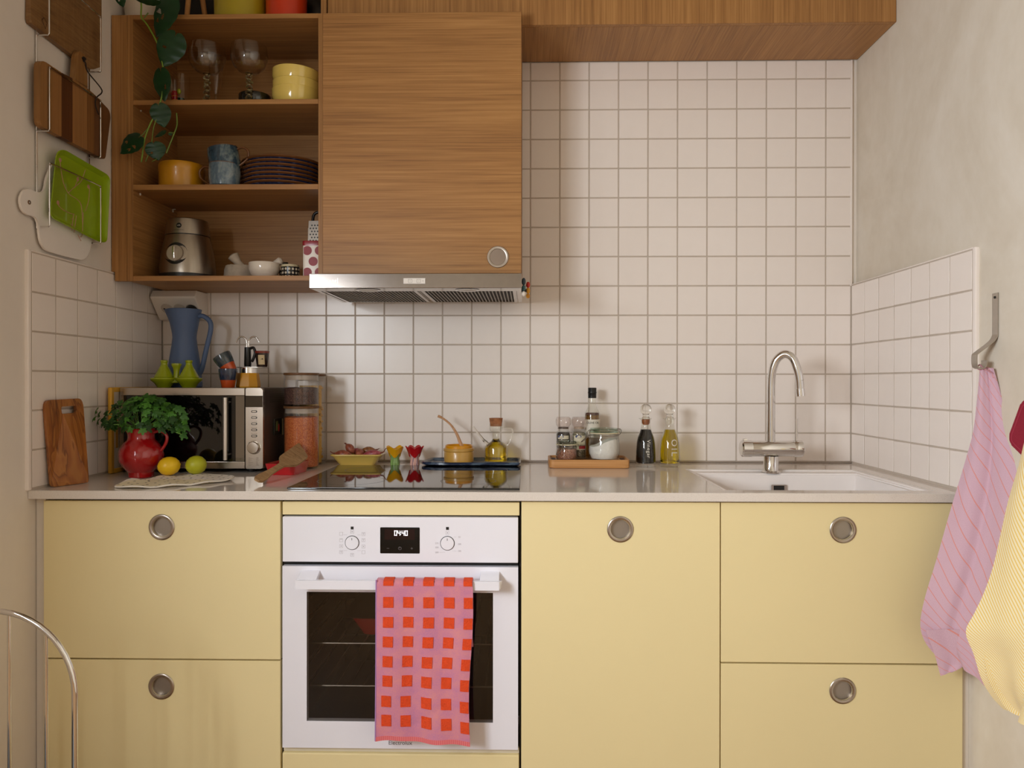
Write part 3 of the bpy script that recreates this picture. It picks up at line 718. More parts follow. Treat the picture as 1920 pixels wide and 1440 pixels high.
def monstera_leaf(base, tip, width, nrm, holes, curl=.06):
    """heart-shaped leaf with holes; built as a bent sheet"""
    B = Vector(base); T = Vector(tip); ax = T - B; L = ax.length; ax.normalize(); N = Vector(nrm); N = (N - ax * N.dot(ax)).normalized(); side = ax.cross(N)
    nu, nv = 30, 30; m = MB(); vs = {}
    def prof(u):
        q = .07 + .93 * u ** .74; return width / 2 * 1.06 * max(0, math.sin(math.pi * q)) ** .82
    for i in range(nu + 1):
        u = i / nu; wv = prof(u)
        for j in range(nv + 1):
            v = -1 + 2 * j / nv; lobe = -.085 * L * (1 - u) ** 4 * (1 - (1 - abs(v)) ** 2) if abs(v) > .08 else .05 * L * (1 - u) ** 6
            p = B + ax * (u * L + lobe) + side * (v * wv) + N * (-curl * width * v * v * .6 - curl * L * u * u * .5 + .015 * width * math.sin(u * 26) * abs(v))
            vs[i, j] = m.bm.verts.new(p)
    for i in range(nu):
        for j in range(nv):
            u = (i + .5) / nu; v = -1 + 2 * (j + .5) / nv
            if any(((u - a - .25 * abs(v - b)) / ru) ** 2 + ((v - b) / rv) ** 2 < 1 for a, b, ru, rv in holes): continue
            m._f((vs[i, j], vs[i + 1, j], vs[i + 1, j + 1], vs[i, j + 1]))
    return m
H4 = [(.35, .45, .06, .22), (.55, .5, .05, .2), (.4, -.45, .05, .2), (.6, -.4, .05, .16)]
def A(px, py, dy=0): return at(px, py, LY + dy)
for b, t_, wd, n, ho in (
    (A(322, -6), A(291, 69, .01), .078, (-.15, -1, .1), [(.4, .55, .05, .22), (.5, .1, .07, .12), (.62, .5, .05, .16)]),
    (A(330, 64), A(304, 125), .080, (.25, -1, .2), [(.45, .4, .04, .16)]),
    (A(301, 131), A(307, 190), .056, (-.2, -1, .1), [(.55, -.35, .08, .12)]),
    (A(297, 196), A(308, 239, .01), .056, (.3, -1, 0), []),
    (A(262, 256), A(224, 287, -.01), .064, (-.1, -1, .25), [(.4, -.45, .05, .22), (.62, -.4, .05, .22), (.5, .5, .04, .15)]),
    (A(288, 268), A(297, 301, .01), .056, (.2, -1, .2), [(.5, .45, .05, .15)]),
    (A(310, 246, .02), A(289, 257, .02), .020, (0, -1, .6), []),
    (A(318, 248, .01), A(322, 254, .01), .012, (0, -1, .3), []),
    (A(296, 0, -.01), A(248, -2, -.01), .040, (.1, -.5, -.9), [(.5, .45, .06, .2)]),
    (A(222, -14), A(231, 13), .030, (0, -1, .2), [(.5, .4, .06, .2)])):
    put('leaf', monstera_leaf(b, t_, wd, n, ho), M_mon, pl, ang=60, fixn=False)
for pts, r, mt in (([(262, -16), (265, 10), (265, 32), (275, 45), (290, 71), (300, 95), (306, 128)], .0024, M_stem), ([(306, 128), (305, 160), (303, 183), (292, 212), (281, 234), (271, 262), (267, 290), (265, 304)], .0022, M_stem),
                   ([(331, 212), (332, 234), (326, 252), (318, 272), (312, 287)], .0018, M_stem2), ([(296, 215), (288, 240), (283, 275), (273, 303)], .0015, M_stem2), ([(278, 24), (270, 34)], .0018, M_stem2), ([(276, 242), (268, 252), (262, 256)], .0014, M_stem2), ([(294, 298), (285, 303)], .0011, M_stem2), ([(316, 249), (326, 249)], .0011, M_stem2)):
    m = MB(); m.tube(smooth([A(x, y, .004) for x, y in pts], 5), r, 8); put('stem', m, mt, pl)

# ------------------------------------------------------------------ top shelf
Z1, Z2, Z3 = 2.0267, 1.7707, 1.4947
M_solid = liquid('solid_glass', '#fbfaf5', .0, 1.5)
def coupe(x, y, label):
    t = thing('wine_coupe', label, 'glass', (x, y, Z1), 'glass coupes with beaded stems')
    m = MB(); hb_ = .185; z = lambda a: Z1 + a
    m.lathe([(0, z(.101)), (.012, z(.1015)), (.030, z(.107)), (.046, z(.122)), (.0545, z(.142)), (.0555, z(.158)), (.053, z(hb_)), (.0522, z(hb_)), (.0545, z(.158)), (.0535, z(.142)), (.045, z(.123)), (.029, z(.109)), (0, z(.1035))], (x, y, 0), 48); put('bowl', m, clear_glass('coupe_glass', (.97, .965, .95), 1.5), t)
    m = MB(); prof = [(0, .004), (.006, .004)]
    for k in range(6):
        a = .006 + k * .0155; prof += [(.005, a), (.0095, a + .005), (.0095, a + .0095), (.005, a + .0145)]
    prof += [(.010, .099), (.012, .101), (0, .101)]
    m.lathe([(r, z(a)) for r, a in prof], (x, y, 0), 14)
    for k in range(14):
        a = k * 1.9; m.ball((x + .0085 * math.cos(a), y + .0085 * math.sin(a), z(.012 + k * .0062)), .0042, seg=8, rings=6)
    put('stem', m, liquid('stem_glass', '#ddd6b4', .0, 1.5), t)
    m = MB(); m.lathe([(0, z(.0005)), (.029, z(.0005)), (.030, z(.0015)), (.02, z(.0035)), (0, z(.005))], (x, y, 0), 40); put('foot', m, M_glass, t)
coupe(at(388, 120, -.255).x, -.255, 'glass coupe with beaded stem on the top shelf, next to the monstera')
coupe(at(467, 120, -.255).x, -.255, 'glass coupe with beaded stem on the top shelf, next to the yellow bowls')
def tumbler(name, label, x, y, z, r, h, rb=None, group=None, cat='glass'):
    rb = rb or r; t = thing(name, label, cat, (x, y, z), group); m = MB()
    m.lathe([(0, z + .0004), (rb, z + .0004), (r, z + h), (r - .0012, z + h), (rb - .0012, z + .007), (0, z + .006)], (x, y, 0), 36); put('body', m, M_glass, t); return t
p = at(325, 150, -.20); tumbler('tumbler', 'short clear tumbler behind the monstera on the top shelf', p.x, -.20, Z1, .021, .100, .017)
p = at(341, 130, -.12); tumbler('tumbler', 'tall clear tumbler at the back of the top shelf by the monstera', p.x - .001, -.12, Z1, .026, .150, .022)
p = at(405, 150, -.15); t = thing('champagne_flute', 'slim clear flute standing behind the coupes on the top shelf', 'glass', (p.x, -.15, Z1))
m = MB(); m.lathe([(0, Z1 + .075), (.008, Z1 + .077), (.02, Z1 + .12), (.022, Z1 + .165), (.019, Z1 + .20), (.0182, Z1 + .20), (.021, Z1 + .165), (.019, Z1 + .12), (.006, Z1 + .08), (0, Z1 + .079)], (p.x, -.15, 0)); put('bowl', m, M_glass, t)
m = MB(); m.lathe([(0, Z1 + .0005), (.026, Z1 + .0005), (.004, Z1 + .004), (.003, Z1 + .075), (0, Z1 + .075)], (p.x, -.15, 0), 24); put('stem', m, M_glass, t)
# red spiral ornament bottle with yellow-green knob and a dark green one
p = at(327, 170, -.27); t = thing('spiral_ornament', 'small red glass ornament with golden spiral and green knob on the top shelf', 'ornament', (p.x, -.27, Z1))
m = MB(); m.lathe([(0, Z1), (.008, Z1), (.0085, Z1 + .012), (.010, Z1 + .034), (.0075, Z1 + .042), (0, Z1 + .043)], (p.x, -.27, 0), 24); put('body', m, plain('red_glass_opaque', '#8e0f16', .1, coat=.6), t)
m = MB(); m.tube([(p.x + .0098 * math.cos(a), -.27 + .0098 * math.sin(a), Z1 + .004 + a * .0019) for a in [k * .3 for k in range(56)]], .0010, 6); put('spiral', m, plain('gold_thread', '#c58b33', .3, .3), t)
m = MB(); m.ball((p.x + .011, -.262, Z1 + .045), .006, .006, .0085); put('knob', m, plain('lime_glass', '#9aa323', .15), t)
p = at(339, 181, -.24); t = thing('ornament_base', 'tiny dark green glass cup beside the red spiral ornament', 'cup', (p.x, -.24, Z1))
m = MB(); m.lathe([(0, Z1), (.011, Z1), (.0125, Z1 + .030), (.011, Z1 + .030), (.010, Z1 + .004), (0, Z1 + .004)], (p.x, -.24, 0), 24); put('body', m, plain('dark_green_glass', '#123222', .12, coat=.4), t)
p = at(478, 176, -.195); pot_lathe('glass_bowl', 'dark smoked glass bowl between the second coupe and the yellow bowls', 'bowl', open_vessel(.024, .050, .054, .003, .005, [(.044, .018), (.050, .036)]), (p.x, -.195, Z1), plain('smoked_glass', '#0f1310', .08, coat=.8))
M_yb = plain('butter_yellow_glaze', '#e3c766', .12, var=.05, coat=.7)
bx = at(556, 150, -.215).x
for k, (dz, lab, tilt) in enumerate(((0, 'yellow glazed bowl, lowest of the stack of three on the top shelf', 0), (.024, 'yellow glazed bowl in the middle of the stack of three', .01), (.060, 'yellow glazed bowl, topmost and tilted on the stack of three', .05))):
    z = Z1 + .0005 + dz; t = thing('bowl', lab, 'bowl', (bx + (0, .002, -.001)[k], -.215, z), 'yellow bowls stacked on the top shelf')
    m = MB(); m.lathe([(0, 0), (.040, 0), (.043, .004), (.064, .012), (.074, .034), (.075, .0560), (.0735, .0575), (.072, .0555), (.071, .035), (.061, .015), (.035, .007), (0, .007)], (0, 0, 0), 48)
    m.xf(Matrix.Translation((bx + (0, .002, -.001)[k], -.215, z)) @ Matrix.Rotation(tilt, 4, 'Y')); put('body', m, M_yb, t)

# ------------------------------------------------------------------ middle shelf
x = at(341, 320, -.215).x; pot_lathe('mustard_pot', 'wide mustard yellow pot at the left of the middle shelf', 'pot', [(0, 0), (.062, 0), (.067, .004), (.067, .058), (.0685, .061), (.0685, .080), (.066, .0845), (.064, .084), (.0635, .01), (0, .008)], (x, -.215, Z2), plain('mustard_glaze', '#c58a12', .3, var=.04, coat=.3))
def speckled(name, c0, c1, c2, sc=9, vert=True):
    t = NT(name); v = t.coords((1, 1, .35) if vert else (1, 1, 1)); a = t.noise(v, sc * 4, 5, .65, 1.2); b = t.noise(t.coords(), 120, 3)
    c = t.ramp(t.math('ADD', t.math('MULTIPLY', a, .75), t.math('MULTIPLY', b, .25)), [(.3, c0), (.5, c1), (.7, c2)])
    t.base(c); t.set(Roughness=.14, Coat_Weight=.5); return t.m
M_mugd = speckled('dark_blue_reactive_glaze', '#16222c', '#2d4858', '#7d8c86'); M_mugl = speckled('grey_blue_reactive_glaze', '#38475a', '#5d717d', '#8d9794'); M_rim = plain('brown_glaze_edge', '#6e4526', .2, coat=.5)
def mug(label, M, mat, hsign):
    M = M @ Matrix.Diagonal((1.09, 1.09, .80, 1))
    t = thing('mug', label, 'mug', M.to_translation(), 'blue stoneware mugs stacked on the middle shelf')
    m = MB(); m.lathe([(0, 0), (.034, 0), (.040, .006), (.0425, .03), (.0435, .06), (.0415, .090), (.0400, .091), (.0388, .089), (.040, .06), (.039, .03), (.035, .009), (0, .008)], (0, 0, 0), 40); m.xf(M); put('body', m, mat, t)
    m = MB(); m.lathe([(.0417, .0885), (.0412, .0915), (.0400, .0922), (.0387, .0908)], (0, 0, 0), 40); m.xf(M); put('rim', m, M_rim, t)
    m = MB(); m.tube(smooth([(hsign * .040, 0, .080), (hsign * .058, 0, .083), (hsign * .071, 0, .066), (hsign * .066, 0, .038), (hsign * .041, 0, .016)], 6), .0038, 10); m.xf(M); put('handle', m, M_rim, t)
x = at(421, 320, -.262).x
mug('grey-blue stoneware mug, the lower of two stacked on the middle shelf', Matrix.Translation((x, -.262, Z2 + .0004)), M_mugl, -1)
mug('dark blue stoneware mug tilted on top of the other mug', Matrix.Translation((x + .004, -.260, Z2 + .0520)) @ Matrix.Rotation(-.15, 4, 'Y'), M_mugd, 1)
M_plate = speckled('indigo_reactive_glaze', '#141a33', '#2a3557', '#4f5876', 6, False)
px_ = at(531, 320, -.165).x
names7 = ['lowest', 'second from the bottom', 'third from the bottom', 'middle', 'third from the top', 'second from the top', 'topmost']
rp = random.Random(3)
for k in range(7):
    z = Z2 + .0005 + k * .0128; ox, oy = rp.uniform(-.002, .002), rp.uniform(-.002, .002)
    t = thing('plate', 'indigo brown-rimmed plate, %s in the stack of seven plates' % names7[k], 'plate', (px_ + ox, -.165 + oy, z), 'stoneware plates stacked on the middle shelf')
    m = MB(); m.lathe([(0, z), (.075, z), (.078, z + .002), (.118, z + .0095), (.128, z + .0165), (.1265, z + .0185), (.116, z + .0125), (.075, z + .0055), (0, z + .005)], (px_ + ox, -.165 + oy, 0), 56); put('body', m, M_plate, t)
    m = MB(); m.lathe([(.1240, z + .0132), (.1300, z + .0165), (.1285, z + .0200), (.1225, z + .0176)], (px_ + ox, -.165 + oy, 0), 56); put('rim', m, M_rim, t)

# ------------------------------------------------------------------ bottom shelf
bx, by = at(351, 470, -.19).x, -.185
t = thing('blender_base', 'brushed steel blender base with a round dial on the bottom shelf', 'blender', (bx, by, Z3))
def brushed(name, col):
    tt = NT(name); v = tt.coords((1, 1, .02)); tt.base(tt.ramp(tt.noise(v, 60, 3), [(.3, shade(col, .8)), (.7, col)])); tt.set(Metallic=1, Roughness=.33); return tt.m
M_bru = brushed('brushed_blender_steel', '#a89d8f')
z = lambda a: Z3 + a
m = MB(); m.lathe([(0, z(.018)), (.0835, z(.018)), (.0845, z(.03)), (.081, z(.07)), (.073, z(.115)), (.0665, z(.1395)), (0, z(.1395))], (bx, by, 0), 56); body = put('body', m, M_bru, t)
m = MB(); m.lathe([(.0, z(.139)), (.0655, z(.139)), (.0655, z(.1425)), (0, z(.1425))], (bx, by, 0), 56); put('seam_ring', m, M_black, t)
m = MB(); m.lathe([(0, z(.1425)), (.0675, z(.1425)), (.0640, z(.175)), (.0610, z(.190)), (.0585, z(.192)), (0, z(.188))], (bx, by, 0), 56); put('collar', m, M_bru, t)
m = MB(); m.lathe([(0, z(.0003)), (.080, z(.0003)), (.087, z(.006)), (.0865, z(.0175)), (0, z(.0175))], (bx, by, 0), 56); put('base_ring', m, M_black, t)
def on_blender(dx, dz, off, R0=None):
    zz = dz; R_ = .0845 - (zz - .03) * .155 if zz > .03 else .0845
    if zz > .1425: R_ = .0675 - (zz - .1425) * .125
    a = dx / R_; return Vector((bx + (R_ + off) * math.sin(a), by - (R_ + off) * math.cos(a), Z3 + zz))
def curved_disc(poly, off, thick, cx, cz):
    m = MB(); n = len(poly); f0 = [m.bm.verts.new(on_blender(cx + x, cz + y, off + thick)) for x, y in poly]; f1 = [m.bm.verts.new(on_blender(cx + x, cz + y, off - .001)) for x, y in poly]
    c0 = m.bm.verts.new(on_blender(cx, cz, off + thick))
    for i in range(n): j = (i + 1) % n; m._f((c0, f0[j], f0[i])); m._f((f0[i], f0[j], f1[j], f1[i]))
    return m
circ = lambda r, n=36: [(r * math.cos(2 * math.pi * i / n), r * math.sin(2 * math.pi * i / n)) for i in range(n)]
tear = []
for i in range(48):
    a = 2 * math.pi * i / 48; r = .0345
    k = max(0, math.cos(a - math.pi * 1.02)) ** 10; tear.append(((r + .0125 * k) * math.cos(a), (r + .003 * k) * math.sin(a)))
kx_, kz_ = -.003, .077
ring = put('dial_plate', curved_disc(tear, .0005, .0018, kx_, kz_), M_black, t)
m = MB(); q = on_blender(kx_ - .001, kz_, .004); Mk = Matrix.Rotation(math.pi / 2 - .13, 3, 'X') 
m.lathe([(.026, -.006), (.026, .001), (.0245, .003), (0, .003)], q, 36, Mk); kn = put('dial', m, plain('pale_metal', '#b5a798', .35, .6), t)
m = MB(); m.prism([q + Vector((x, -.003, z_)) for x, z_ in rrect(.0065, .040, .003)], (0, -.007, .001), .001); put('dial_grip', m, M_chrome, kn)
m = MB(); lg = put('logo_disc', curved_disc(circ(.0082), .0004, .0006, .001, .166), M_black, t)
m = MB(); q = on_blender(.001, .166, .0018); m.text('wilfa', .0060, Matrix.Translation(q) @ Matrix.Rotation(math.pi / 2 - .1, 4, 'X'), .0001); put('logo_lettering', m, plain('white_print', '#dcd6d0', .5), lg)
m = MB()
for i in range(9):
    q = on_blender(-.014 + i * .0035, .1515, .0004); m.box(q.x - .0012, q.x + .0012, q.y - .0004, q.y + .002, q.z - .0007, q.z + .0007)
put('small_print', m, plain('dark_small_print', '#4a4138', .5), t)
# stone mortar + pestle
def pestle(t, a, b, r, mat):
    a, b = Vector(a), Vector(b); pts = [a + (b - a) * k for k in (0, .03, .12, .3, .55, .8, .93, 1)]
    m = MB(); m.tube(pts, [r * k for k in (.4, .75, .9, .72, .62, .85, 1.0, .55)], 18); return put('pestle', m, mat, t) if t else m
M_stone = plain('pale_granite', '#b5a796', .85, var=.15, scale=60, bump=.8, bscale=90)
x = at(452, 500, -.16).x; yq = -.162
t = thing('stone_mortar', 'rough pale granite mortar on the bottom shelf, behind the white one', 'mortar', (x, yq, Z3))
m = MB(); m.lathe([(0, Z3), (.045, Z3), (.049, Z3 + .006), (.0515, Z3 + .02), (.050, Z3 + .038), (.046, Z3 + .050), (.0435, Z3 + .0515), (.036, Z3 + .050), (.03, Z3 + .03), (0, Z3 + .018)], (x, yq, 0), 48); m.jitter(.0009, 5); put('body', m, M_stone, t)
t = thing('stone_pestle', 'pale granite pestle leaning left out of the rough stone mortar', 'pestle', (x, yq, Z3 + .03))
put('body', pestle(None, (x + .012, yq + .002, Z3 + .034), (x - .026, yq - .004, Z3 + .088), .0185, None), plain('honed_granite', '#bdae9b', .7, var=.08, scale=50), t)
M_porc = plain('white_porcelain', '#ddd3c6', .18, var=.02, coat=.5)
x = at(495, 500, -.235).x; yq = -.232
t = thing('white_mortar', 'smooth white porcelain mortar at the front of the bottom shelf', 'mortar', (x, yq, Z3))
m = MB(); m.lathe([(0, Z3), (.026, Z3), (.028, Z3 + .003), (.040, Z3 + .012), (.0465, Z3 + .028), (.047, Z3 + .0485), (.0462, Z3 + .050), (.0435, Z3 + .0485), (.042, Z3 + .03), (.03, Z3 + .013), (0, Z3 + .010)], (x, yq, 0), 48); put('body', m, M_porc, t)
t = thing('white_pestle', 'white porcelain pestle resting right across the smooth white mortar', 'pestle', (x + .02, yq, Z3 + .04))
put('body', pestle(None, (x - .018, yq + .006, Z3 + .022), (x + .052, yq + .012, Z3 + .062), .0125, None), plain('matt_porcelain', '#cfc4b6', .5), t)
# black and white dotted jar
def dots_mat(name, bg, fg, n_around, sz, rad, r):
    """round dots on a grid wrapped round the local z axis"""
    t = NT(name); tc = t.n('ShaderNodeTexCoord'); sp = t.n('ShaderNodeSeparateXYZ'); t.l(tc.outputs['Object'], sp.inputs[0])
    ang = t.math('ARCTAN2', sp.outputs[0], sp.outputs[1]); u = t.math('MULTIPLY', ang, n_around / (2 * math.pi)); v = t.math('DIVIDE', sp.outputs[2], sz)
    fu = t.math('SUBTRACT', t.math('FRACT', u), .5); fv = t.math('SUBTRACT', t.math('FRACT', v), .5)
    d = t.math('ADD', t.math('MULTIPLY', fu, fu), t.math('MULTIPLY', fv, fv)); k = t.math('LESS_THAN', d, rad * rad)
    t.base(t.mix(k, bg, fg)); t.set(Roughness=r); return t.m
x = at(542, 500, -.24).x; yq = -.228
t = thing('dotted_jar', 'small black jar with cream dots and cream lid on the bottom shelf', 'jar', (x, yq, Z3))
m = MB(); m.lathe([(0, Z3 + .0003), (.0275, Z3 + .0003), (.0285, Z3 + .002), (.0285, Z3 + .037), (0, Z3 + .037)], (x, yq, 0), 40); put('body', m, dots_mat('black_cream_dots', '#0b0a0a', '#cfc2ad', 16, .0118, .32, .25), t)
m = MB(); m.lathe([(0, Z3 + .0372), (.0262, Z3 + .0372), (.0268, Z3 + .039), (.0268, Z3 + .0435), (.026, Z3 + .0445), (0, Z3 + .0445)], (x, yq, 0), 40); put('lid', m, plain('cream_lid', '#cdbf9c', .5), t)
p = at(534, 484, -.13); t = thing('spice_grinder_cap', 'small black capped bottle behind the dotted jar', 'bottle', (p.x, -.13, Z3))
m = MB(); m.lathe([(0, Z3), (.017, Z3), (.018, Z3 + .04), (.0105, Z3 + .05), (0, Z3 + .05)], (p.x, -.13, 0), 24); put('body', m, plain('dark_bottle', '#171311', .3), t)
m = MB(); m.lathe([(0, Z3 + .05), (.0115, Z3 + .05), (.0115, Z3 + .066), (.0105, Z3 + .068), (0, Z3 + .068)], (p.x, -.13, 0), 24); put('cap', m, M_black, t)
# polka-dot tin
x0 = at(567, 500, -.285).x; x1 = x0 + .055; yf, yb = -.285, -.20
t = thing('polka_dot_tin', 'white tin with large dark red dots and red lid on the bottom shelf', 'tin', ((x0 + x1) / 2, (yf + yb) / 2, Z3))
m = MB(); m.prism([((x0 + x1) / 2 + a, (yf + yb) / 2 + b, Z3) for a, b in rrect(.055, .085, .008)], (0, 0, .096)); put('body', m, plain('white_tin', '#e8e0d6', .25, coat=.4), t)
m = MB(); m.prism([((x0 + x1) / 2 + a, (yf + yb) / 2 + b, Z3 + .0955) for a, b in rrect(.0575, .089, .009)], (0, 0, .0145), .002); put('lid', m, plain('dark_red_tin', '#8f1626', .25, coat=.4), t)
M_dot = plain('red_dot_print', '#8c0f1c', .45)
def disc(c, r, nrm, clipx=None, n=28):
    m = MB(); c = Vector(c); N = Vector(nrm); u = Vector((1, 0, 0)) if abs(N.y) > .5 else Vector((0, 1, 0)); pts = []
    for i in range(n):
        a = 2 * math.pi * i / n; q = c + u * (r * math.cos(a)) + Vector((0, 0, r * math.sin(a)))
        if clipx: q.x = min(max(q.x, clipx[0]), clipx[1])
        q.z = max(q.z, Z3 + .001); pts.append(q)
    m.prism([p_ + N * .0004 for p_ in pts], N * -.0006); return m
for dx, dz, r in ((.0120, .0800, .0140), (.0490, .0800, .0140), (.0300, .0470, .0140), (.0120, .0140, .0140), (.0490, .0140, .0140), (.0650, .047, .014)):
    put('dot', disc((x0 + dx + .003, yf, Z3 + dz), r, (0, -1, 0), (x0 + .004, x1 - .004)), M_dot, t)
put('dot', disc((x0, yf + .022, Z3 + .047), .014, (-1, 0, 0)), M_dot, t)
# box grater
gx0 = at(583, 440, -.10).x; gx1 = gx0 + .066
t = thing('box_grater', 'steel box grater with dark handle, half hidden by the oak door on the bottom shelf', 'grater', (gx0 + .04, -.10, Z3))
m = MB(); q0 = [(gx0 - .006, -.135), (gx1 + .006, -.135), (gx1 + .006, -.065), (gx0 - .006, -.065)]; q1 = [(gx0, -.125), (gx1, -.125), (gx1, -.075), (gx0, -.075)]
va = [m.bm.verts.new((x, y, Z3)) for x, y in q0]; vb = [m.bm.verts.new((x, y, Z3 + .205)) for x, y in q1]
ringq(m, va, vb); m._f(vb); put('body', m, M_steel, t)
m = MB()
for r_ in range(10):
    for k in range(6):
        zz = Z3 + .100 + r_ * .010; xx = gx0 + .006 + (k + .5 * (r_ % 2)) * .0095; yy = -.135 + .010 * (zz - Z3) / .205
        m.lathe([(0, .0006), (.0028, .0004), (.0028, -.0006)], (xx, yy, zz), 8, Mx)
tag(put('grating_holes', m, M_black, t), kind='stuff')
m = MB(); m.tube(smooth([(gx0 + .006, -.10, Z3 + .203), (gx0 + .009, -.10, Z3 + .228), (gx0 + .022, -.10, Z3 + .238), (gx1 - .02, -.10, Z3 + .238), (gx1 - .008, -.10, Z3 + .228), (gx1 - .006, -.10, Z3 + .203)], 5), .0048, 10); put('handle', m, M_black, t)
p = at(579, 450, -.07); t = thing('narrow_box', 'narrow cream box at the back of the bottom shelf beside the grater', 'box', (p.x, -.045, Z3))
m = MB(); m.box(gx0 - .022, gx0 - .0135, -.06, -.03, Z3, Z3 + .195, .001); put('body', m, plain('cream_card', '#d8ccb4', .6), t)

# ------------------------------------------------------------------ left wall: wire rack, boards, tray
rk = thing('wall_rack', 'wire wall rack with three pockets holding boards on the left wall', 'rack', (-1.255, -.56, 1.56))
xw, xf_ = -1.262, -1.229; yl, yr = -.676, -.444; rw = .0021
for y in (yl, yr):
    m = MB(); m.tube([(xw, y, 2.45), (xw, y, 1.565)], rw, 8); put('upright_wire', m, M_chrome, rk)
for zt, zb in ((2.215, 2.058), (1.977, 1.8135), (1.732, 1.5695)):
    m = MB(); pts = [(xw, yl, zb), (xf_ - .002, yl, zb)] + smooth([(xf_, yl, zb + .004), (xf_, yl, zb + .02), (xf_, yl, zt - .02), (xf_, yl + .003, zt - .003), (xf_, yl + .02, zt), (xf_, yr - .02, zt), (xf_, yr - .003, zt - .003), (xf_, yr, zt - .02), (xf_, yr, zb + .02), (xf_, yr, zb + .004)], 4) + [(xf_ - .002, yr, zb), (xw, yr, zb)]
    m.tube(pts, rw, 8); put('pocket_wire', m, M_chrome, rk)
m = MB(); m.tube([(xw, yl, 2.45), (xw, yr, 2.45)], rw, 8); put('top_wire', m, M_chrome, rk)
def board_mat(name, cols, axis_scale=(3, 3, .7), dist=2.0, rough=.5, wave=None):
    t = NT(name); v = t.coords(axis_scale); a = t.noise(v, 6, 6, .6, dist); b = t.noise(t.coords((60, 60, 4)), 2, 3)
    t.base(t.ramp(t.math('ADD', t.math('MULTIPLY', a, .75), t.math('MULTIPLY', b, .25)), cols)); t.set(Roughness=rough); return t.m
X0 = -1.2495
def flat_on_wall(pts, x, th, bev=.003, r=None):
    """outline in (y, z) on a plane parallel to the left wall"""
    pts = rpoly(pts, r) if r else pts
    m = MB(); m.prism([(x, y, z) for y, z in pts], (th, 0, 0), bev); return m
t = thing('chopping_board', 'plain oak chopping board in the top pocket of the wire rack', 'board', (X0, -.55, 2.064))
put('board', flat_on_wall([(-.716, 2.075), (-.710, 2.0705), (-.452, 2.0605), (-.4, 2.092), (-.4, 2.34), (-.708, 2.34)], -1.2645, .0135, .003, [.004, .004, .02, .012, .02, .02]), board_mat('worn_oak_board', [(.3, '#6b4a2a'), (.5, '#83603a'), (.7, '#957349')], (2.5, 1, 9)), t)
m = MB(); q = (-1.2508, -.657, 2.083)
m.tube([(q[0], -.672, 2.098), (q[0], -.658, 2.082), (q[0], -.651, 2.100), (q[0], -.664, 2.108), (q[0], -.672, 2.098)], .0008, 6); put('burnt_mark', m, plain('burnt_print', '#3a2210', .7), t)
t = thing('striped_board', 'chopping board of striped brown staves with handle in the middle rack pocket', 'board', (X0, -.55, 1.816))
stv = [(-.706, -.655, '#8d6439'), (-.655, -.620, '#94683c'), (-.620, -.572, '#563219'), (-.572, -.505, '#9a6d40'), (-.505, -.470, '#84592f'), (-.470, -.392, '#6a4526')]
zt_ = lambda y: 1.985 + (-.0 if y > -.6 else 0) + (0.004 if -.62 < y < -.48 else 0) - max(0, (y + .44)) * .35
for i, (a, b, colr) in enumerate(stv):
    za, zb_ = zt_(a), zt_(b)
    pts = [(a, 1.8165), (b, 1.8165), (b, zb_), (a, za)]; rr = [.002] * 4
    if i == 0: rr[0] = .016; rr[3] = .022
    if i == 5: pts = [(a, 1.8165), (-.414, 1.8165), (-.386, 1.95), (-.392, 1.968), (a, za)]; rr = [.001, .012, .01, .012, .001]
    put('stave', flat_on_wall(pts, X0, .017, .0008, rr), wood('stave_' + colr[1:], shade(colr, .7), colr, shade(colr, 1.25), axis='z', rough=.5), t)
put('handle', flat_on_wall([(-.558, 1.990), (-.502, 1.990), (-.506, 2.070), (-.528, 2.084), (-.548, 2.070)], X0, .017, .003, [.001, .001, .015, .015, .015]), wood('stave_handle', '#74502c', '#8f663a', '#a0784a', axis='z'), t)
m = MB(); qx = X0 + .0185
m.tube(smooth([(X0 + .001, -.522, 2.06), (qx + .002, -.520, 2.055), (qx, -.505, 2.035), (qx + .016, -.470, 2.004), (qx + .015, -.462, 1.992), (qx + .013, -.482, 1.972), (xf_ + .004, -.478, 1.955), (xf_ + .004, -.462, 1.930)], 5), .0018, 7); m.tube([(X0 + .0175, -.527, 2.058), (X0 + .0175, -.520, 2.064)], .006, 10)
put('cord', m, plain('dark_leather_cord', '#241812', .7), t)
t = thing('white_board', 'white serving board with round handle leaning behind the green tray', 'board', (-1.259, -.58, 1.512))
wb = [(-.625, 1.745), (-.650, 1.70), (-.660, 1.664), (-.690, 1.6545), (-.722, 1.654), (-.745, 1.640), (-.752, 1.617), (-.745, 1.596), (-.722, 1.589), (-.694, 1.590), (-.682, 1.572), (-.679, 1.54), (-.660, 1.518), (-.63, 1.5115), (-.52, 1.5125), (-.485, 1.519), (-.458, 1.545), (-.43, 1.66), (-.45, 1.73), (-.5, 1.75)]
put('board', flat_on_wall([tuple(q.yz) for q in smooth([(0, a, b) for a, b in wb] + [(0, wb[0][0], wb[0][1])], 4)[:-1]], -1.2585, .006, .0015), plain('white_board_enamel', '#efe9e4', .35, var=.03, coat=.2), t)
m = MB(); m.lathe([(.003, 0), (.0052, 0), (.0052, .0018), (.003, .0018)], (-1.2525, -.720, 1.621), 20, Matrix.Rotation(math.pi / 2, 3, 'Y')); put('eyelet', m, plain('brass_eyelet', '#8a6a4a', .4, .6), t)
t = thing('green_tray', 'lime green tray with pink line drawing in the bottom rack pocket', 'tray', (-1.244, -.53, 1.574))
outl = rpoly([(-.668, 1.596), (-.440, 1.5725), (-.402, 1.580), (-.385, 1.768), (-.400, 1.778), (-.608, 1.788), (-.640, 1.772)], [.02, .02, .015, .02, .015, .02, .02], 4)
m = MB(); cy, cz = -.53, 1.68
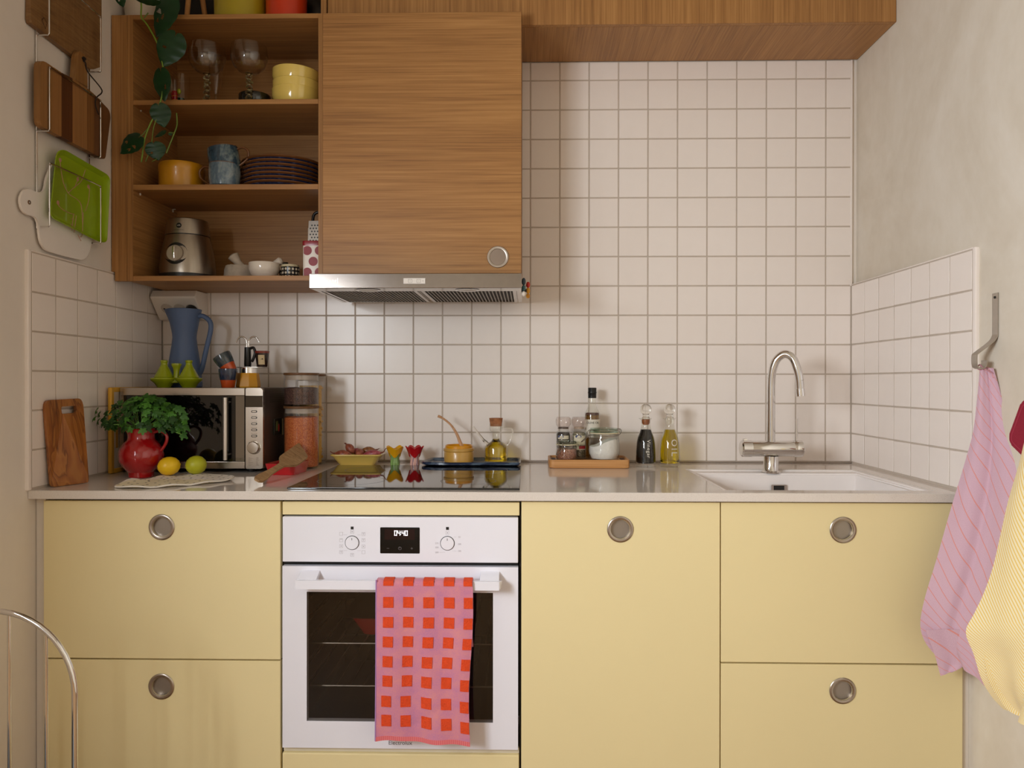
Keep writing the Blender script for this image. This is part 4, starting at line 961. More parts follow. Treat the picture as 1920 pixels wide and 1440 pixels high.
def ring_at(k, x): return [m.bm.verts.new((x, cy + (p.x - cy) * k, cz + (p.y - cz) * k)) for p in outl]
a = ring_at(.90, -1.2448); b = ring_at(1.0, -1.2338); c1 = ring_at(.985, -1.2330); d1 = ring_at(.885, -1.2432); n = len(a)
for X, Y_ in ((a, b), (b, c1), (c1, d1)):
    for i in range(n): m._f((X[i], X[(i + 1) % n], Y_[(i + 1) % n], Y_[i]))
m._f(a); m._f(d1)
M_lime = plain('lime_green_melamine', '#8fae10', .3, var=.03, coat=.3); put('tray', m, M_lime, t)
m = MB(); xd = -1.2429
def TR(px, py): q = atX(px, py, xd); return (xd, q.y, q.z)
for ln in ([(112, 300), (118, 340), (128, 362), (142, 372)], [(160, 318), (152, 340), (138, 352), (128, 362)], [(142, 372), (152, 384), (155, 420)], [(168, 350), (166, 376), (160, 396)], [(106, 380), (116, 392), (132, 400), (140, 402)], [(138, 402), (134, 432)], [(143, 404), (139, 436)], [(156, 398), (154, 440), (150, 444)], [(146, 440), (152, 452)], [(148, 330), (140, 352)], [(133, 410), (138, 412)], [(132, 420), (137, 422)]):
    m.tube(smooth([TR(*q) for q in ln], 4), .0010, 5)
for q in ((109, 380), (146, 336), (166, 350), (113, 300)): m.ball(TR(*q), .0012, .006, .006, 10, 6)
put('line_drawing', m, plain('pink_print', '#b88a76', .5), t)

# ------------------------------------------------------------------ right wall: hooks and towels
M_iron = plain('brushed_iron', '#b8b0a6', .36, .9, var=.08, scale=30)
def hook(name, label, y, dz):
    t = thing(name, label, 'hook', (1.088, y, 1.21 + dz), 'iron wall hooks on the right wall')
    prof = [(1.0895, 1.384), (1.0895, 1.30), (1.0885, 1.283), (1.078, 1.268), (1.046, 1.243), (1.0415, 1.236), (1.0415, 1.217), (1.045, 1.209), (1.053, 1.2065), (1.061, 1.210), (1.064, 1.218), (1.064, 1.226)]
    pts = smooth([(x, 0, z) for x, z in prof], 4); m = MB(); hw = .0105
    m.grid([[(p.x, y - hw, p.z + dz) for p in pts], [(p.x, y + hw, p.z + dz) for p in pts]], .0024); put('strap', m, M_iron, t)
    m = MB(); m.lathe([(0, 0), (.0032, 0), (.0028, .0016), (0, .002)], (1.0882, y, 1.374 + dz), 16, Matrix.Rotation(-math.pi / 2, 3, 'Y')); put('screw', m, M_black, t); return t
HYa = -.782
hook('wall_hook', 'flat iron wall hook from which the pink striped towel hangs', HYa, 0)
hook('wall_hook', 'flat iron wall hook from which the yellow striped towel hangs', -1.13, -.10)
def cloth_mat(name, base1, base2, stripe, freq, width, axis=(0, 1), weave=400, soft=.0):
    t = NT(name); tc = t.n('ShaderNodeTexCoord'); sp = t.n('ShaderNodeSeparateXYZ'); t.l(tc.outputs['UV'], sp.inputs[0])
    u, v = sp.outputs[0], sp.outputs[1]
    ph = t.math('ADD', t.math('MULTIPLY', u, axis[0] * freq), t.math('MULTIPLY', v, axis[1] * freq))
    fr = t.math('ABSOLUTE', t.math('SUBTRACT', t.math('FRACT', ph), .5)); k = t.math('LESS_THAN', fr, width)
    nz = t.noise(tc.outputs['UV'], weave, 3, .7); c = t.ramp(nz, [(.35, base1), (.65, base2)])
    t.base(t.mix(t.math('MULTIPLY', k, .85), c, stripe)); t.set(Roughness=.92); t.b.inputs['Specular IOR Level'].default_value = .15
    t.b.inputs['Sheen Weight'].default_value = .25; t.bump(t.noise(tc.outputs['UV'], 600, 2), .25, .0015); return t.m
M_pinkt = cloth_mat('pink_striped_linen', '#c9a5b5', '#d3b2c1', '#d98c7e', 34, .040, (.62, 1), 620)
M_yelt = cloth_mat('yellow_striped_linen', '#eadcb4', '#efe3c2', '#e3bd48', 112, .17, (1.1, 1), 620)
def cloth_rows(rows, ns, fold, thick, uvw, nsub=4):
    """rows of (left point, right point) in space -> folded sheet"""
    Ls = smooth([r[0] for r in rows], nsub); Rs = smooth([r[1] for r in rows], nsub); nr = len(Ls); P_ = []
    for i in range(nr):
        t_ = i / (nr - 1); row = []
        for j in range(ns + 1):
            s_ = j / ns; p = Ls[i].lerp(Rs[i], s_); d = (Rs[i] - Ls[i]); nrm = Vector((-d.y, d.x, 0)); nrm = nrm.normalized() if nrm.length > 1e-6 else Vector((-1, 0, 0))
            if nrm.x > 0: nrm = -nrm
            row.append(p + nrm * fold(s_, t_))
        P_.append(row)
    m = MB(); hgt = sum((Ls[i + 1] - Ls[i]).length for i in range(nr - 1))
    m.grid(P_, thick, lambda i, j: (uvw * (j / ns) * (.35 + .65 * min(1, i / (nr - 1) * 1.6)), 1 - i / (nr - 1) * hgt)); return m
def prow(py, lx, rx, Yl, Yr, ry=None): return (at(lx, py, Yl), at(rx, ry or py, Yr))
t = thing('pink_towel', 'pink tea towel with thin red stripes hanging from the iron hook on the right wall', 'towel', (1.06, -.80, .80))
rows = [prow(690, 1838, 1862, -.775, -.79), prow(745, 1833, 1877, -.770, -.80, 740), prow(810, 1825, 1893, -.765, -.82, 800), prow(870, 1809, 1906, -.76, -.85, 860), prow(960, 1782, 1918, -.755, -.88), prow(1050, 1757, 1921, -.75, -.90), prow(1120, 1736, 1912, -.747, -.895, 1150), prow(1170, 1728, 1897, -.745, -.885, 1210), prow(1205, 1740, 1884, -.75, -.875, 1255), prow(1235, 1768, 1868, -.76, -.865, 1292)]
fold = lambda s, t: (.010 * math.sin(s * 7 + t * 2.2) + .006 * math.sin(s * 13 - t * 4) + .012 * math.exp(-((s - .42 + .25 * (t - .5)) / .06) ** 2) * -1) * (.25 + .75 * t)
put('cloth', cloth_rows(rows, 40, fold, .002, .34), M_pinkt, t, ang=70)
rows = [prow(1180, 1735, 1800, -.765, -.80), prow(1225, 1752, 1815, -.765, -.80, 1230), prow(1250, 1759, 1806, -.765, -.79, 1248), prow(1267, 1764, 1790, -.765, -.785, 1258)]
put('folded_corner', cloth_rows(rows, 10, lambda s, t: .003 * math.sin(s * 9), .002, .1), M_pinkt, t, ang=70)
m = MB(); q = Vector((1.055, HYa, 1.211)); m.tube(smooth([at(1846, 694, -.777), (1.049, HYa + .002, 1.2075), (1.054, HYa, 1.2155), (1.059, HYa - .004, 1.208), at(1862, 700, -.79)], 6), .0034, 8, flat=.5); put('hanging_loop', m, plain('pink_tape', '#c48f9a', .9), t)
m = MB(); m.tube([p + Vector((-.001, 0, 0)) for p in smooth([at(1838, 692, -.775), at(1848, 690, -.772), at(1858, 695, -.78), at(1866, 708, -.79)], 5)], [.004] * 16, 8); put('hem_roll', m, plain('pink_hem', '#cf9aa0', .9), t)
t = thing('yellow_towel', 'yellow and white finely striped tea towel hanging at the right edge', 'towel', (1.05, -1.1, .75))
rows = [prow(775, 1952, 1972, -1.12, -1.14), prow(800, 1930, 1995, -1.06, -1.15), prow(870, 1912, 2012, -1.02, -1.17), prow(940, 1892, 2030, -1.0, -1.18), prow(1000, 1879, 2040, -.99, -1.19), prow(1060, 1866, 2050, -.985, -1.2), prow(1110, 1850, 2060, -.98, -1.21), prow(1150, 1832, 2060, -.978, -1.21), prow(1184, 1817, 2060, -.975, -1.21, 1200), prow(1225, 1833, 2045, -.98, -1.2, 1270), prow(1270, 1848, 2020, -.985, -1.19, 1340), prow(1305, 1868, 1990, -.99, -1.17, 1380), prow(1330, 1890, 1960, -1.0, -1.15, 1385)]
fold = lambda s, t: (.012 * math.sin(s * 8 + t * 3) + .006 * math.sin(s * 15 - t * 5) - .012 * math.exp(-((s - (.75 - .75 * (t - .4))) / .05) ** 2)) * (.25 + .75 * t)
put('cloth', cloth_rows(rows, 44, fold, .002, .36), M_yelt, t, ang=70)
hem = smooth([at(1842, 1230, -.992), at(1850, 1272, -.997), at(1868, 1305, -1.002), at(1890, 1332, -1.012), at(1925, 1347, -1.03)], 6); m = MB()
m.grid([[p + Vector((0, -.004, .0)) for p in hem], [p + Vector((.013, -.006, .010)) for p in hem]], .003, lambda i, j: (j * .012, i * .02)); put('hem', m, M_yelt, t)
t = thing('pot_holder', 'dark red quilted pot holder half hidden behind the yellow towel', 'pot holder', (1.07, -1.0, 1.03))
pc = at(1925, 812, -.985); rm = Matrix.Rotation(.5, 3, 'X')
m = MB(); n = 10; sq = rpoly([(-.055, -.055), (.055, -.055), (.055, .055), (-.055, .055)], .018)
m.prism([pc + rm @ Vector((.006, p.x, p.y)) for p in sq], (.008, 0, 0), .003); put('pad', m, plain('dark_red_quilt', '#8e1630', .9, var=.12, bump=.8, bscale=160), t)
m = MB(); m.tube([pc + rm @ Vector((.007, p.x * .86, p.y * .86)) for p in sq + [sq[0]]], .0014, 6); put('stitching', m, plain('red_thread', '#a8344a', .9), t)

# ------------------------------------------------------------------ worktop, left part
mx0, mx1, my0, my1, mz0, mz1 = -1.2405, -.805, -.323, -.030, .912, 1.1555
mw = thing('microwave', 'stainless microwave with black glass door on the worktop in the left corner', 'microwave', (-1.02, -.17, WT))
M_mwside = plain('grey_brown_sheet_metal', '#5f5048', .3, .6, var=.05)
m = MB(); m.box(mx0, mx1, my0 + .012, my1, mz0, mz1, .002, 2); put('body', m, M_mwside, mw)
m = MB()
for k in range(5): m.box(mx1 - .0005, mx1 + .0006, my0 + .06, my1 - .03, 1.135 - k * .006, 1.1365 - k * .006)
m.box(mx1 - .0005, mx1 + .0005, my0 + .022, my0 + .024, mz0 + .01, mz1 - .01); put('side_seams', m, plain('dark_seam', '#3a312c', .5), mw)
M_mwst = plain('satin_steel', '#c2b8ac', .24, 1, var=.03)
yf = my0; sx = -.8605
m = MB(); m.box(mx0, sx, yf, yf + .0115, mz0, .9335, .0015); m.box(mx0, sx, yf, yf + .0115, 1.1325, mz1, .0015); m.box(mx0, mx0 + .012, yf, yf + .0115, .9335, 1.1325); dr = put('door', m, M_mwst, mw)
m = MB(); m.box(mx0 + .012, sx, yf + .0006, yf + .0105, .9335, 1.1325); put('door_glass', m, plain('black_door_glass', '#080707', .05, spec=.7), dr)
m = MB(); m.box(-.8875, sx - .0005, yf - .0006, yf + .0006, .9345, 1.1315); put('mirror_strip', m, plain('mirror_strip', '#8f8a83', .05, .9), dr)
m = MB(); m.tube([(-.9115, yf - .020, .940), (-.9115, yf - .020, 1.1265)], .0058, 14); hn = put('handle', m, plain('pale_handle', '#d8cec2', .3, .5), dr)
for z in (.955, 1.113):
    m = MB(); m.tube([(-.9115, yf + .001, z), (-.9115, yf - .016, z)], .004, 10); put('handle_post', m, M_chrome, hn)
m = MB(); m.prism([(x + (sx + .003 + mx1) / 2, yf - .0005, z + (mz0 + mz1) / 2) for x, z in rpoly([(-.0262, -.1217), (.0262, -.1217), (.0262, .1217), (-.0262, .1217)], [.003, .006, .009, .003])], (0, .012, 0), .0012); cp = put('control_panel', m, M_mwst, mw)
pcx = (sx + .003 + mx1) / 2
m = MB(); m.box(sx + .0030, mx1 - .0006, yf - .0012, yf - .0003, 1.0975, 1.1320); put('display', m, plain('mirror_display', '#5a554f', .05, .85), cp)
M_txt = plain('brown_print', '#7a6a5c', .5)
for k in range(5):
    z = 1.0845 - k * .0184
    m = MB(); m.prism([(x + pcx, yf - .0004, zz + z) for x, zz in rrect(.0175, .0072, .0036)], (0, -.0012, 0)); b = put('button', m, plain('dark_button_ring', '#3f3833', .35, .4), cp)
    m = MB(); m.prism([(x + pcx, yf - .0015, zz + z) for x, zz in rrect(.0125, .0036, .0018)], (0, -.0010, 0)); put('button_face', m, M_mwst, b)
m = MB(); M9 = Matrix.Rotation(math.pi / 2, 3, 'X')
m.lathe([(.0200, -.0003), (.0212, .0004), (.0200, .0010), (.0188, .0006)], (pcx - .001, yf, .9762), 40, M9); put('dial_ring', m, M_chrome, cp)
m = MB(); m.lathe([(0, 0), (.0180, 0), (.0180, .010), (.0165, .0125), (0, .0135)], (pcx - .001, yf, .9762), 40, M9); put('dial', m, plain('turned_steel', '#b9afa2', .22, 1), cp)
m = MB(); rr_ = random.Random(8)
for k in range(5):
    z = 1.0845 - k * .0184 + .0072
    for i in range(3): pr(m, pcx - .009 + i * .0065, pcx - .009 + i * .0065 + .005, z, z + .0008, yf - .0004, .0002)
for col in (-.018, .006):
    for k in range(10):
        z = .9455 - k * .0026; pr(m, pcx + col, pcx + col + rr_.uniform(.004, .014 if col < 0 else .010), z, z + .0007, yf - .0004, .0002)
put('panel_print', m, M_txt, cp)
for x in (mx0 + .04, mx1 - .05):
    for y in (my0 + .04, my1 - .04):
        m = MB(); m.lathe([(0, WT + .0002), (.012, WT + .0002), (.014, mz0 + .001), (0, mz0 + .001)], (x, y, 0), 16); put('foot', m, M_black, mw)
mg = thing('picture_magnet', 'small dark picture magnet with a red figure on the side of the microwave', 'magnet', (mx1 + .001, -.20, 1.03))
m = MB(); m.box(mx1 + .0008, mx1 + .006, -.235, -.165, 1.006, 1.058, .001); put('plate', m, plain('dark_magnet', '#25241d', .3), mg)
m = MB(); m.ball((mx1 + .006, -.195, 1.028), .0012, .008, .013, 12, 8); put('red_figure', m, plain('red_print', '#a01d1d', .4), mg)
m = MB(); m.box(mx1 + .006, mx1 + .0068, -.222, -.205, 1.02, 1.05); put('green_patch', m, plain('green_print', '#5d6234', .5), mg)
ms = thing('strip_magnet', 'thin pale magnet strip on the microwave side behind the picture magnet', 'magnet', (mx1 + .001, -.145, 1.03))
m = MB(); m.box(mx1 + .0008, mx1 + .004, -.150, -.144, 1.003, 1.055); put('strip', m, plain('pale_strip', '#c4b492', .4), ms)
# yellow edged board between microwave and wall
t = thing('yellow_edged_board', 'white board with yellow rim standing on edge between the microwave and the left wall', 'board', (-1.245, -.2, WT))
M_yrim = plain('yellow_rim', '#d6a02c', .4)
m = MB()
for a in ((-.364, -.348, .9005, 1.157), (-.07, -.056, .9005, 1.157), (-.348, -.07, 1.143, 1.157), (-.348, -.07, .9005, .914)): m.box(-1.2545, -1.2425, a[0], a[1], a[2], a[3], .003, 2)
put('rim', m, M_yrim, t)
m = MB(); m.box(-1.2515, -1.2455, -.350, -.068, .912, 1.145); put('panel', m, plain('white_board_panel', '#cdbfae', .5), t)
m = MB(); m.box(-1.2452, -1.2435, -.338, -.326, .975, 1.06, .0006); put('grip_slot', m, plain('amber_grip', '#a8761f', .5), t)
# olive wood board leaning on the left wall
t = thing('olive_wood_board', 'olive wood chopping board with slot handle leaning on the left tiled wall', 'board', (-1.22, -.59, WT))
def olive():
    tt = NT('olive_wood'); n1 = tt.noise(tt.coords((1, 5.5, 1.7)), 2.6, 3, .5, .9); n2 = tt.noise(tt.coords((30, 60, 4)), 3, 3)
    fr = tt.math('FRACT', tt.math('ADD', tt.math('MULTIPLY', n1, 9.0), tt.math('MULTIPLY', n2, .35)))
    c = tt.ramp(fr, [(.0, '#4a240e'), (.10, '#8a4e20'), (.45, '#a5642c'), (.8, '#b57838'), (.95, '#7a431b')]); c2 = tt.ramp(tt.noise(tt.coords((1, 3, 1)), 5, 3), [(.3, '#6a3815'), (.7, '#b9793a')])
    tt.base(tt.mix(.35, c, c2)); tt.set(Roughness=.42); return tt.m
bl, br = Vector((-1.2385, -.651, WT + .001)), Vector((-1.1975, -.556, WT + .001)); ul, ur = Vector((-1.2430, -.660, 1.125)), Vector((-1.2285, -.508, 1.128))
ul, ur = Vector((-1.2500, -.6635, 1.126)), Vector((-1.2440, -.5060, 1.128))
ux = (br - bl); 
def bp(u, v): return (bl.lerp(br, u)).lerp(ul.lerp(ur, u), v)
out = [bp(p.x, p.y) for p in rpoly([(0, 0), (1, 0), (1, 1), (0, 1)], [.06, .06, .13, .13], 5)]
nb = (br - bl).cross(ul - bl).normalized()
if nb.x > 0: nb = -nb
hole = [bp(p.x, p.y) for p in rpoly([(.40, .83), (.80, .83), (.80, .915), (.40, .915)], .035, 4)]
m = MB(); th = nb * .011
fo = [m.bm.verts.new(p) for p in out]; fh = [m.bm.verts.new(p) for p in hole]; bo = [m.bm.verts.new(p + th) for p in out]; bh = [m.bm.verts.new(p + th) for p in hole]
for O, H in ((fo, fh), (bo, bh)):
    es = [m.bm.edges.new((O[i], O[(i + 1) % len(O)])) for i in range(len(O))] + [m.bm.edges.new((H[i], H[(i + 1) % len(H)])) for i in range(len(H))]
    bmesh.ops.triangle_fill(m.bm, edges=es, use_beauty=True, use_dissolve=False)
for A_, B_ in ((fo, bo), (fh, bh)):
    for i in range(len(A_)): j = (i + 1) % len(A_); m._f((A_[i], A_[j], B_[j], B_[i]))
put('board', m, olive(), t, ang=50)
# red jug with parsley
jx, jy = -1.117, -.435
M_jug = plain('red_jug_glaze', '#a31015', .12, var=.12, scale=14, coat=.8, bump=.12, bscale=22, bdist=.003)
t = thing('red_jug', 'round-bellied red glazed jug holding the parsley', 'jug', (jx, jy, WT))
z = lambda a: WT + a
m = MB(); m.lathe([(0, z(.0004)), (.032, z(.0004)), (.0345, z(.003)), (.0345, z(.016)), (.046, z(.028)), (.0575, z(.046)), (.0605, z(.064)), (.057, z(.082)), (.046, z(.099)), (.0372, z(.107)), (.0355, z(.115)), (.036, z(.128)), (.0395, z(.139)), (.0380, z(.1405)), (.0345, z(.128)), (.034, z(.115)), (.034, z(.108)), (.05, z(.085)), (.054, z(.06)), (.03, z(.02)), (0, z(.012))], (jx, jy, 0), 56)
for v in m.bm.verts:   # pouring lip on the left
    if v.co.z > z(.12):
        k = (v.co.z - z(.12)) / .02; a = math.atan2(v.co.y - jy, v.co.x - jx); f_ = max(0, math.cos(a - math.pi)) ** 12; v.co.x -= .012 * k * f_; v.co.z += .003 * k * f_
put('body', m, M_jug, t)
m = MB(); m.tube(smooth([(jx + .035, jy, z(.128)), (jx + .056, jy, z(.133)), (jx + .073, jy, z(.120)), (jx + .072, jy, z(.100)), (jx + .060, jy, z(.080)), (jx + .054, jy, z(.074))], 6), [.0045] * 31, 12); put('handle', m, M_jug, t)
pa = thing('parsley_bunch', 'bunch of flat-leaf parsley standing in the red jug', 'herbs', (jx, jy, z(.10)))
M_par = [leaf_mat('parsley_green', '#275214', '#37681c', .5), leaf_mat('parsley_light', '#3b7020', '#4d8529', .5), leaf_mat('parsley_deep', '#183a0e', '#244e14', .5)]
def parsley_mesh(seed, mat):
    R = random.Random(seed); m = MB(); bm = m.bm
    c0 = bm.verts.new((0, 0, 0))
    def lobe(a0, L, W):
        n = 6; d = Vector((math.cos(a0), math.sin(a0), 0)); s_ = Vector((-d.y, d.x, 0)); rows = []
        for i in range(n + 1):
            u = i / n; wv = W * (math.sin(math.pi * (u * .8 + .12)) ** .9) * (1 + .28 * (1 if i % 2 else -1)) if 0 < i < n else W * .12
            zz = -.25 * L * u * u; rows.append([bm.verts.new(d * (L * u) + s_ * (wv * k) + Vector((0, 0, zz + .18 * W * abs(k)))) for k in (-1, 0, 1)])
        for a, b in zip(rows, rows[1:]):
            for k in range(2): m._f((a[k], a[k + 1], b[k + 1], b[k]))
    for a0, L, W in ((0, .026, .0075), (1.0, .021, .0065), (-1.0, .021, .0065), (2.0, .014, .0045), (-2.0, .014, .0045)): lobe(a0 + R.uniform(-.1, .1), L * R.uniform(.85, 1.15), W * R.uniform(.85, 1.1))
    bm.verts.remove(c0); me = bpy.data.meshes.new('leaf'); bm.to_mesh(me); bm.free(); me.materials.append(mat); me.polygons.foreach_set('use_smooth', [True] * len(me.polygons)); return me
pm = [parsley_mesh(i, M_par[i % 3]) for i in range(9)]
RP = random.Random(11); cc = Vector((jx + .005, jy, z(.140)))
def leaf_at(p, d, size, me):
    o = bpy.data.objects.new('leaf', me); COL.objects.link(o); o.parent = pa
    n = (Vector(d).normalized() * .6 + Vector((RP.uniform(-.5, .5), -.75 + RP.uniform(-.4, .4), .55 + RP.uniform(-.4, .4)))).normalized()
    dd = Vector(d) - n * Vector(d).dot(n); dd = dd.normalized() if dd.length > 1e-4 else n.orthogonal(); s_ = n.cross(dd)
    M = Matrix(((dd.x, s_.x, n.x, 0), (dd.y, s_.y, n.y, 0), (dd.z, s_.z, n.z, 0), (0, 0, 0, 1)))
    o.matrix_local = Matrix.Translation(p - ORG[pa.name]) @ M @ Matrix.Scale(size, 4)
tips = []
for k in range(290):
    a = RP.uniform(0, 2 * math.pi); el = RP.uniform(-.15, 1.35); rr = RP.uniform(.55, 1) ** .6
    ex = Vector((.108 * math.cos(el) * math.cos(a), .062 * math.cos(el) * math.sin(a), .012 + .082 * math.sin(el)))
    p = cc + ex * rr
    if p.y > jy + .048 or (p - cc).length < .03 or p.x < -1.242: continue
    leaf_at(p, ex + Vector((0, 0, -.02)), RP.uniform(.46, .76), pm[RP.randrange(9)]); tips.append(p)
# trailing sprigs left and right
for base_, pts in (((-1.0), [(200, 775), (186, 777), (180, 770), (178, 784), (184, 790), (196, 788)]), ((1.0), [(338, 768), (343, 780), (340, 795), (347, 800), (342, 815), (345, 790), (330, 765)])):
    for q in pts:
        p = at(q[0], q[1], jy - .01); leaf_at(p, Vector((base_, 0, -.4 if base_ > 0 else .1)), .72, pm[RP.randrange(9)]); tips.append(p)
for p in tips[::5]:
    m = MB(); m.tube(smooth([(jx + RP.uniform(-.015, .015), jy + RP.uniform(-.015, .015), z(.09)), (jx + (p.x - jx) * .3, jy + (p.y - jy) * .3, z(.145)), tuple(p)], 5), .0011, 5); put('stem', m, leaf_mat('parsley_stem', '#5f8f3a', '#7aa94c') if 'parsley_stem' not in bpy.data.materials else bpy.data.materials['parsley_stem'], pa)
# dotted cloth, lemon, green lemon
t = thing('dotted_cloth', 'white dotted pot cloth lying flat on the worktop under the lemon', 'cloth', (-.95, -.52, WT))
oc = smooth([(x, y, 0) for x, y in ((-1.070, -.655), (-1.02, -.672), (-.945, -.648), (-.870, -.585), (-.828, -.525), (-.835, -.478), (-.885, -.425), (-.955, -.385), (-1.015, -.395), (-1.045, -.45), (-1.066, -.53), (-1.082, -.62), (-1.070, -.655))], 5)[:-1]
cxy = Vector((-.955, -.525, 0)); m = MB(); rings = []
def cz_(p): return WT + .0010 + .0022 * (1 + math.sin(p.x * 60 + p.y * 38)) + (.007 * math.exp(-((p.x + 1.065) ** 2 + (p.y + .575) ** 2) / .0007)) + .003 * max(0, (p.x + .86) / .04)
for k in (0, .25, .5, .75, .92, 1):
    rings.append([m.bm.verts.new(Vector((q.x, q.y, cz_(q) + .0035))) for q in [cxy + (p - cxy) * max(k, .001) for p in oc]])
rings.append([m.bm.verts.new(Vector((q.x, q.y, cz_(q) + .0005))) for q in [cxy + (p - cxy) * 1.006 for p in oc]])
rings.append([m.bm.verts.new(Vector((q.x, q.y, WT + .0006))) for q in [cxy + (p - cxy) * .9 for p in oc]])
n = len(oc)
for a, b in zip(rings, rings[1:]):
    for i in range(n): m._f((a[i], a[(i + 1) % n], b[(i + 1) % n], b[i]))
m._f(rings[0]); m._f(rings[-1])
def dotted():
    tt = NT('dotted_cotton'); v = tt.coords((36, 36, 0)); vo = tt.n('ShaderNodeTexVoronoi', voronoi_dimensions='2D'); vo.inputs['Scale'].default_value = 1; vo.inputs['Randomness'].default_value = .45; tt.l(v, vo.inputs['Vector'])
    k = tt.math('LESS_THAN', vo.outputs['Distance'], .12); base = tt.ramp(tt.noise(tt.coords(), 3.2, 1), [(.49, '#ebe2d8'), (.51, '#e6dab8')])
    tt.base(tt.mix(k, base, '#332c28')); tt.set(Roughness=.9); return tt.m
cl = put('cloth', m, dotted(), t, ang=60)
m = MB(); m.tube([Vector((p.x, p.y, cz_(p) + .0018)) for p in [cxy + (q - cxy) * 1.004 for q in oc + [oc[0]]]], .0022, 8); put('binding', m, plain('white_binding', '#e4dccf', .85), t)
def citrus(name, label, c, L, R_, mat, ydir, tipmat):
    t = thing(name, label, 'fruit', (c[0], c[1], c[2] - R_))
    D = Vector(ydir).normalized(); q = D.to_track_quat('Z', 'Y').to_matrix()
    prof = [(0, -1.0), (.10, -.995), (.16, -.93), (.45, -.86), (.78, -.62), (.97, -.25), (1, .05), (.93, .4), (.72, .7), (.45, .87), (.22, .96), (.12, 1.02), (0, 1.05)]
    m = MB(); m.lathe([(r * R_, z_ * L) for r, z_ in prof], c, 32, q); put('peel', m, mat, t, ang=80)
    m = MB(); m.lathe([(0, 1.045 * L), (.0035, 1.04 * L), (.0045, 1.0 * L)], c, 12, q); put('stem_end', m, tipmat, t)
M_lem = plain('lemon_peel', '#ecc21a', .38, var=.06, bump=.35, bscale=220, bdist=.001); M_lim = plain('green_lemon_peel', '#b5b722', .4, var=.12, bump=.35, bscale=200, bdist=.001)
citrus('lemon', 'yellow lemon lying on the dotted cloth beside the red jug', (-1.0270, -.455, WT + .0345), .0315, .0265, M_lem, (-.75, -.62, -.10), plain('stem_brown', '#5c3a14', .8))
citrus('green_lemon', 'greenish lemon lying on the back of the dotted cloth, in front of the microwave', (-.9640, -.422, WT + .0340), .030, .0270, M_lim, (-.72, -.66, -.12), plain('stem_pale', '#8a7a3a', .8))

# ------------------------------------------------------------------ on the microwave
MZ = mz1 + .0002
px_, py_ = at(346, 660, -.125).x, -.125
t = thing('blue_pitcher', 'tall matte blue waisted pitcher with long handle on top of the microwave', 'pitcher', (px_, py_, MZ))
M_blue = plain('matte_slate_blue', '#52678c', .5, var=.05)
z = lambda a: MZ + a
m = MB(); m.lathe([(0, z(0)), (.053, z(0)), (.0555, z(.003)), (.054, z(.03)), (.0475, z(.085)), (.0395, z(.135)), (.0365, z(.162)), (.0375, z(.175)), (.044, z(.21)), (.0535, z(.2545)), (.0515, z(.2555)), (.042, z(.21)), (.0355, z(.175)), (.0345, z(.162)), (.045, z(.085)), (.05, z(.01)), (0, z(.006))], (px_, py_, 0), 56)
for v in m.bm.verts:
    k = max(0, (v.co.z - z(.185)) / .07); a = math.atan2(v.co.y - py_, v.co.x - px_); f_ = max(0, math.cos(a - math.pi)) ** 14; v.co.x -= .013 * k * k * f_
put('body', m, M_blue, t)
m = MB(); m.tube(smooth([(px_ + .043, py_, z(.232)), (px_ + .062, py_, z(.233)), (px_ + .084, py_, z(.215)), (px_ + .086, py_, z(.185)), (px_ + .072, py_, z(.125)), (px_ + .058, py_, z(.062)), (px_ + .050, py_, z(.045))], 6), .0078, 12); put('handle', m, M_blue, t)
cxx, cyy = at(333, 700, -.215).x, -.222
t = thing('tagine_pair', 'lime green double tagine salt dish with centre knob on the microwave', 'condiment dish', (cxx, cyy, MZ))
M_tag = plain('lime_glaze', '#93a012', .15, var=.05, coat=.6); dxx = .0395
m = MB()
for s_ in (-1, 1): m.lathe([(0, z(0)), (.020, z(0)), (.022, z(.003)), (.029, z(.014)), (.0395, z(.022)), (.0410, z(.027)), (.0395, z(.0305)), (.033, z(.030)), (0, z(.026))], (cxx + s_ * dxx, cyy, 0), 40)
m.box(cxx - .012, cxx + .012, cyy - .012, cyy + .012, z(.014), z(.029), .003); put('dish', m, M_tag, t)
for s_ in (-1, 1):
    m = MB(); m.lathe([(.0290, z(.0305)), (.0305, z(.033)), (.026, z(.041)), (.019, z(.054)), (.0125, z(.066)), (.0098, z(.072)), (.0102, z(.0735)), (.0092, z(.0765)), (.0112, z(.082)), (.0112, z(.0845)), (.008, z(.0868)), (0, z(.087))], (cxx + s_ * dxx, cyy, 0), 36); put('lid', m, M_tag, t)
m = MB(); m.lathe([(0, z(.028)), (.0095, z(.028)), (.0085, z(.05)), (.0115, z(.064)), (.0155, z(.071)), (.0150, z(.0755)), (.011, z(.0770)), (0, z(.077))], (cxx, cyy, 0), 28); put('knob', m, M_tag, t)
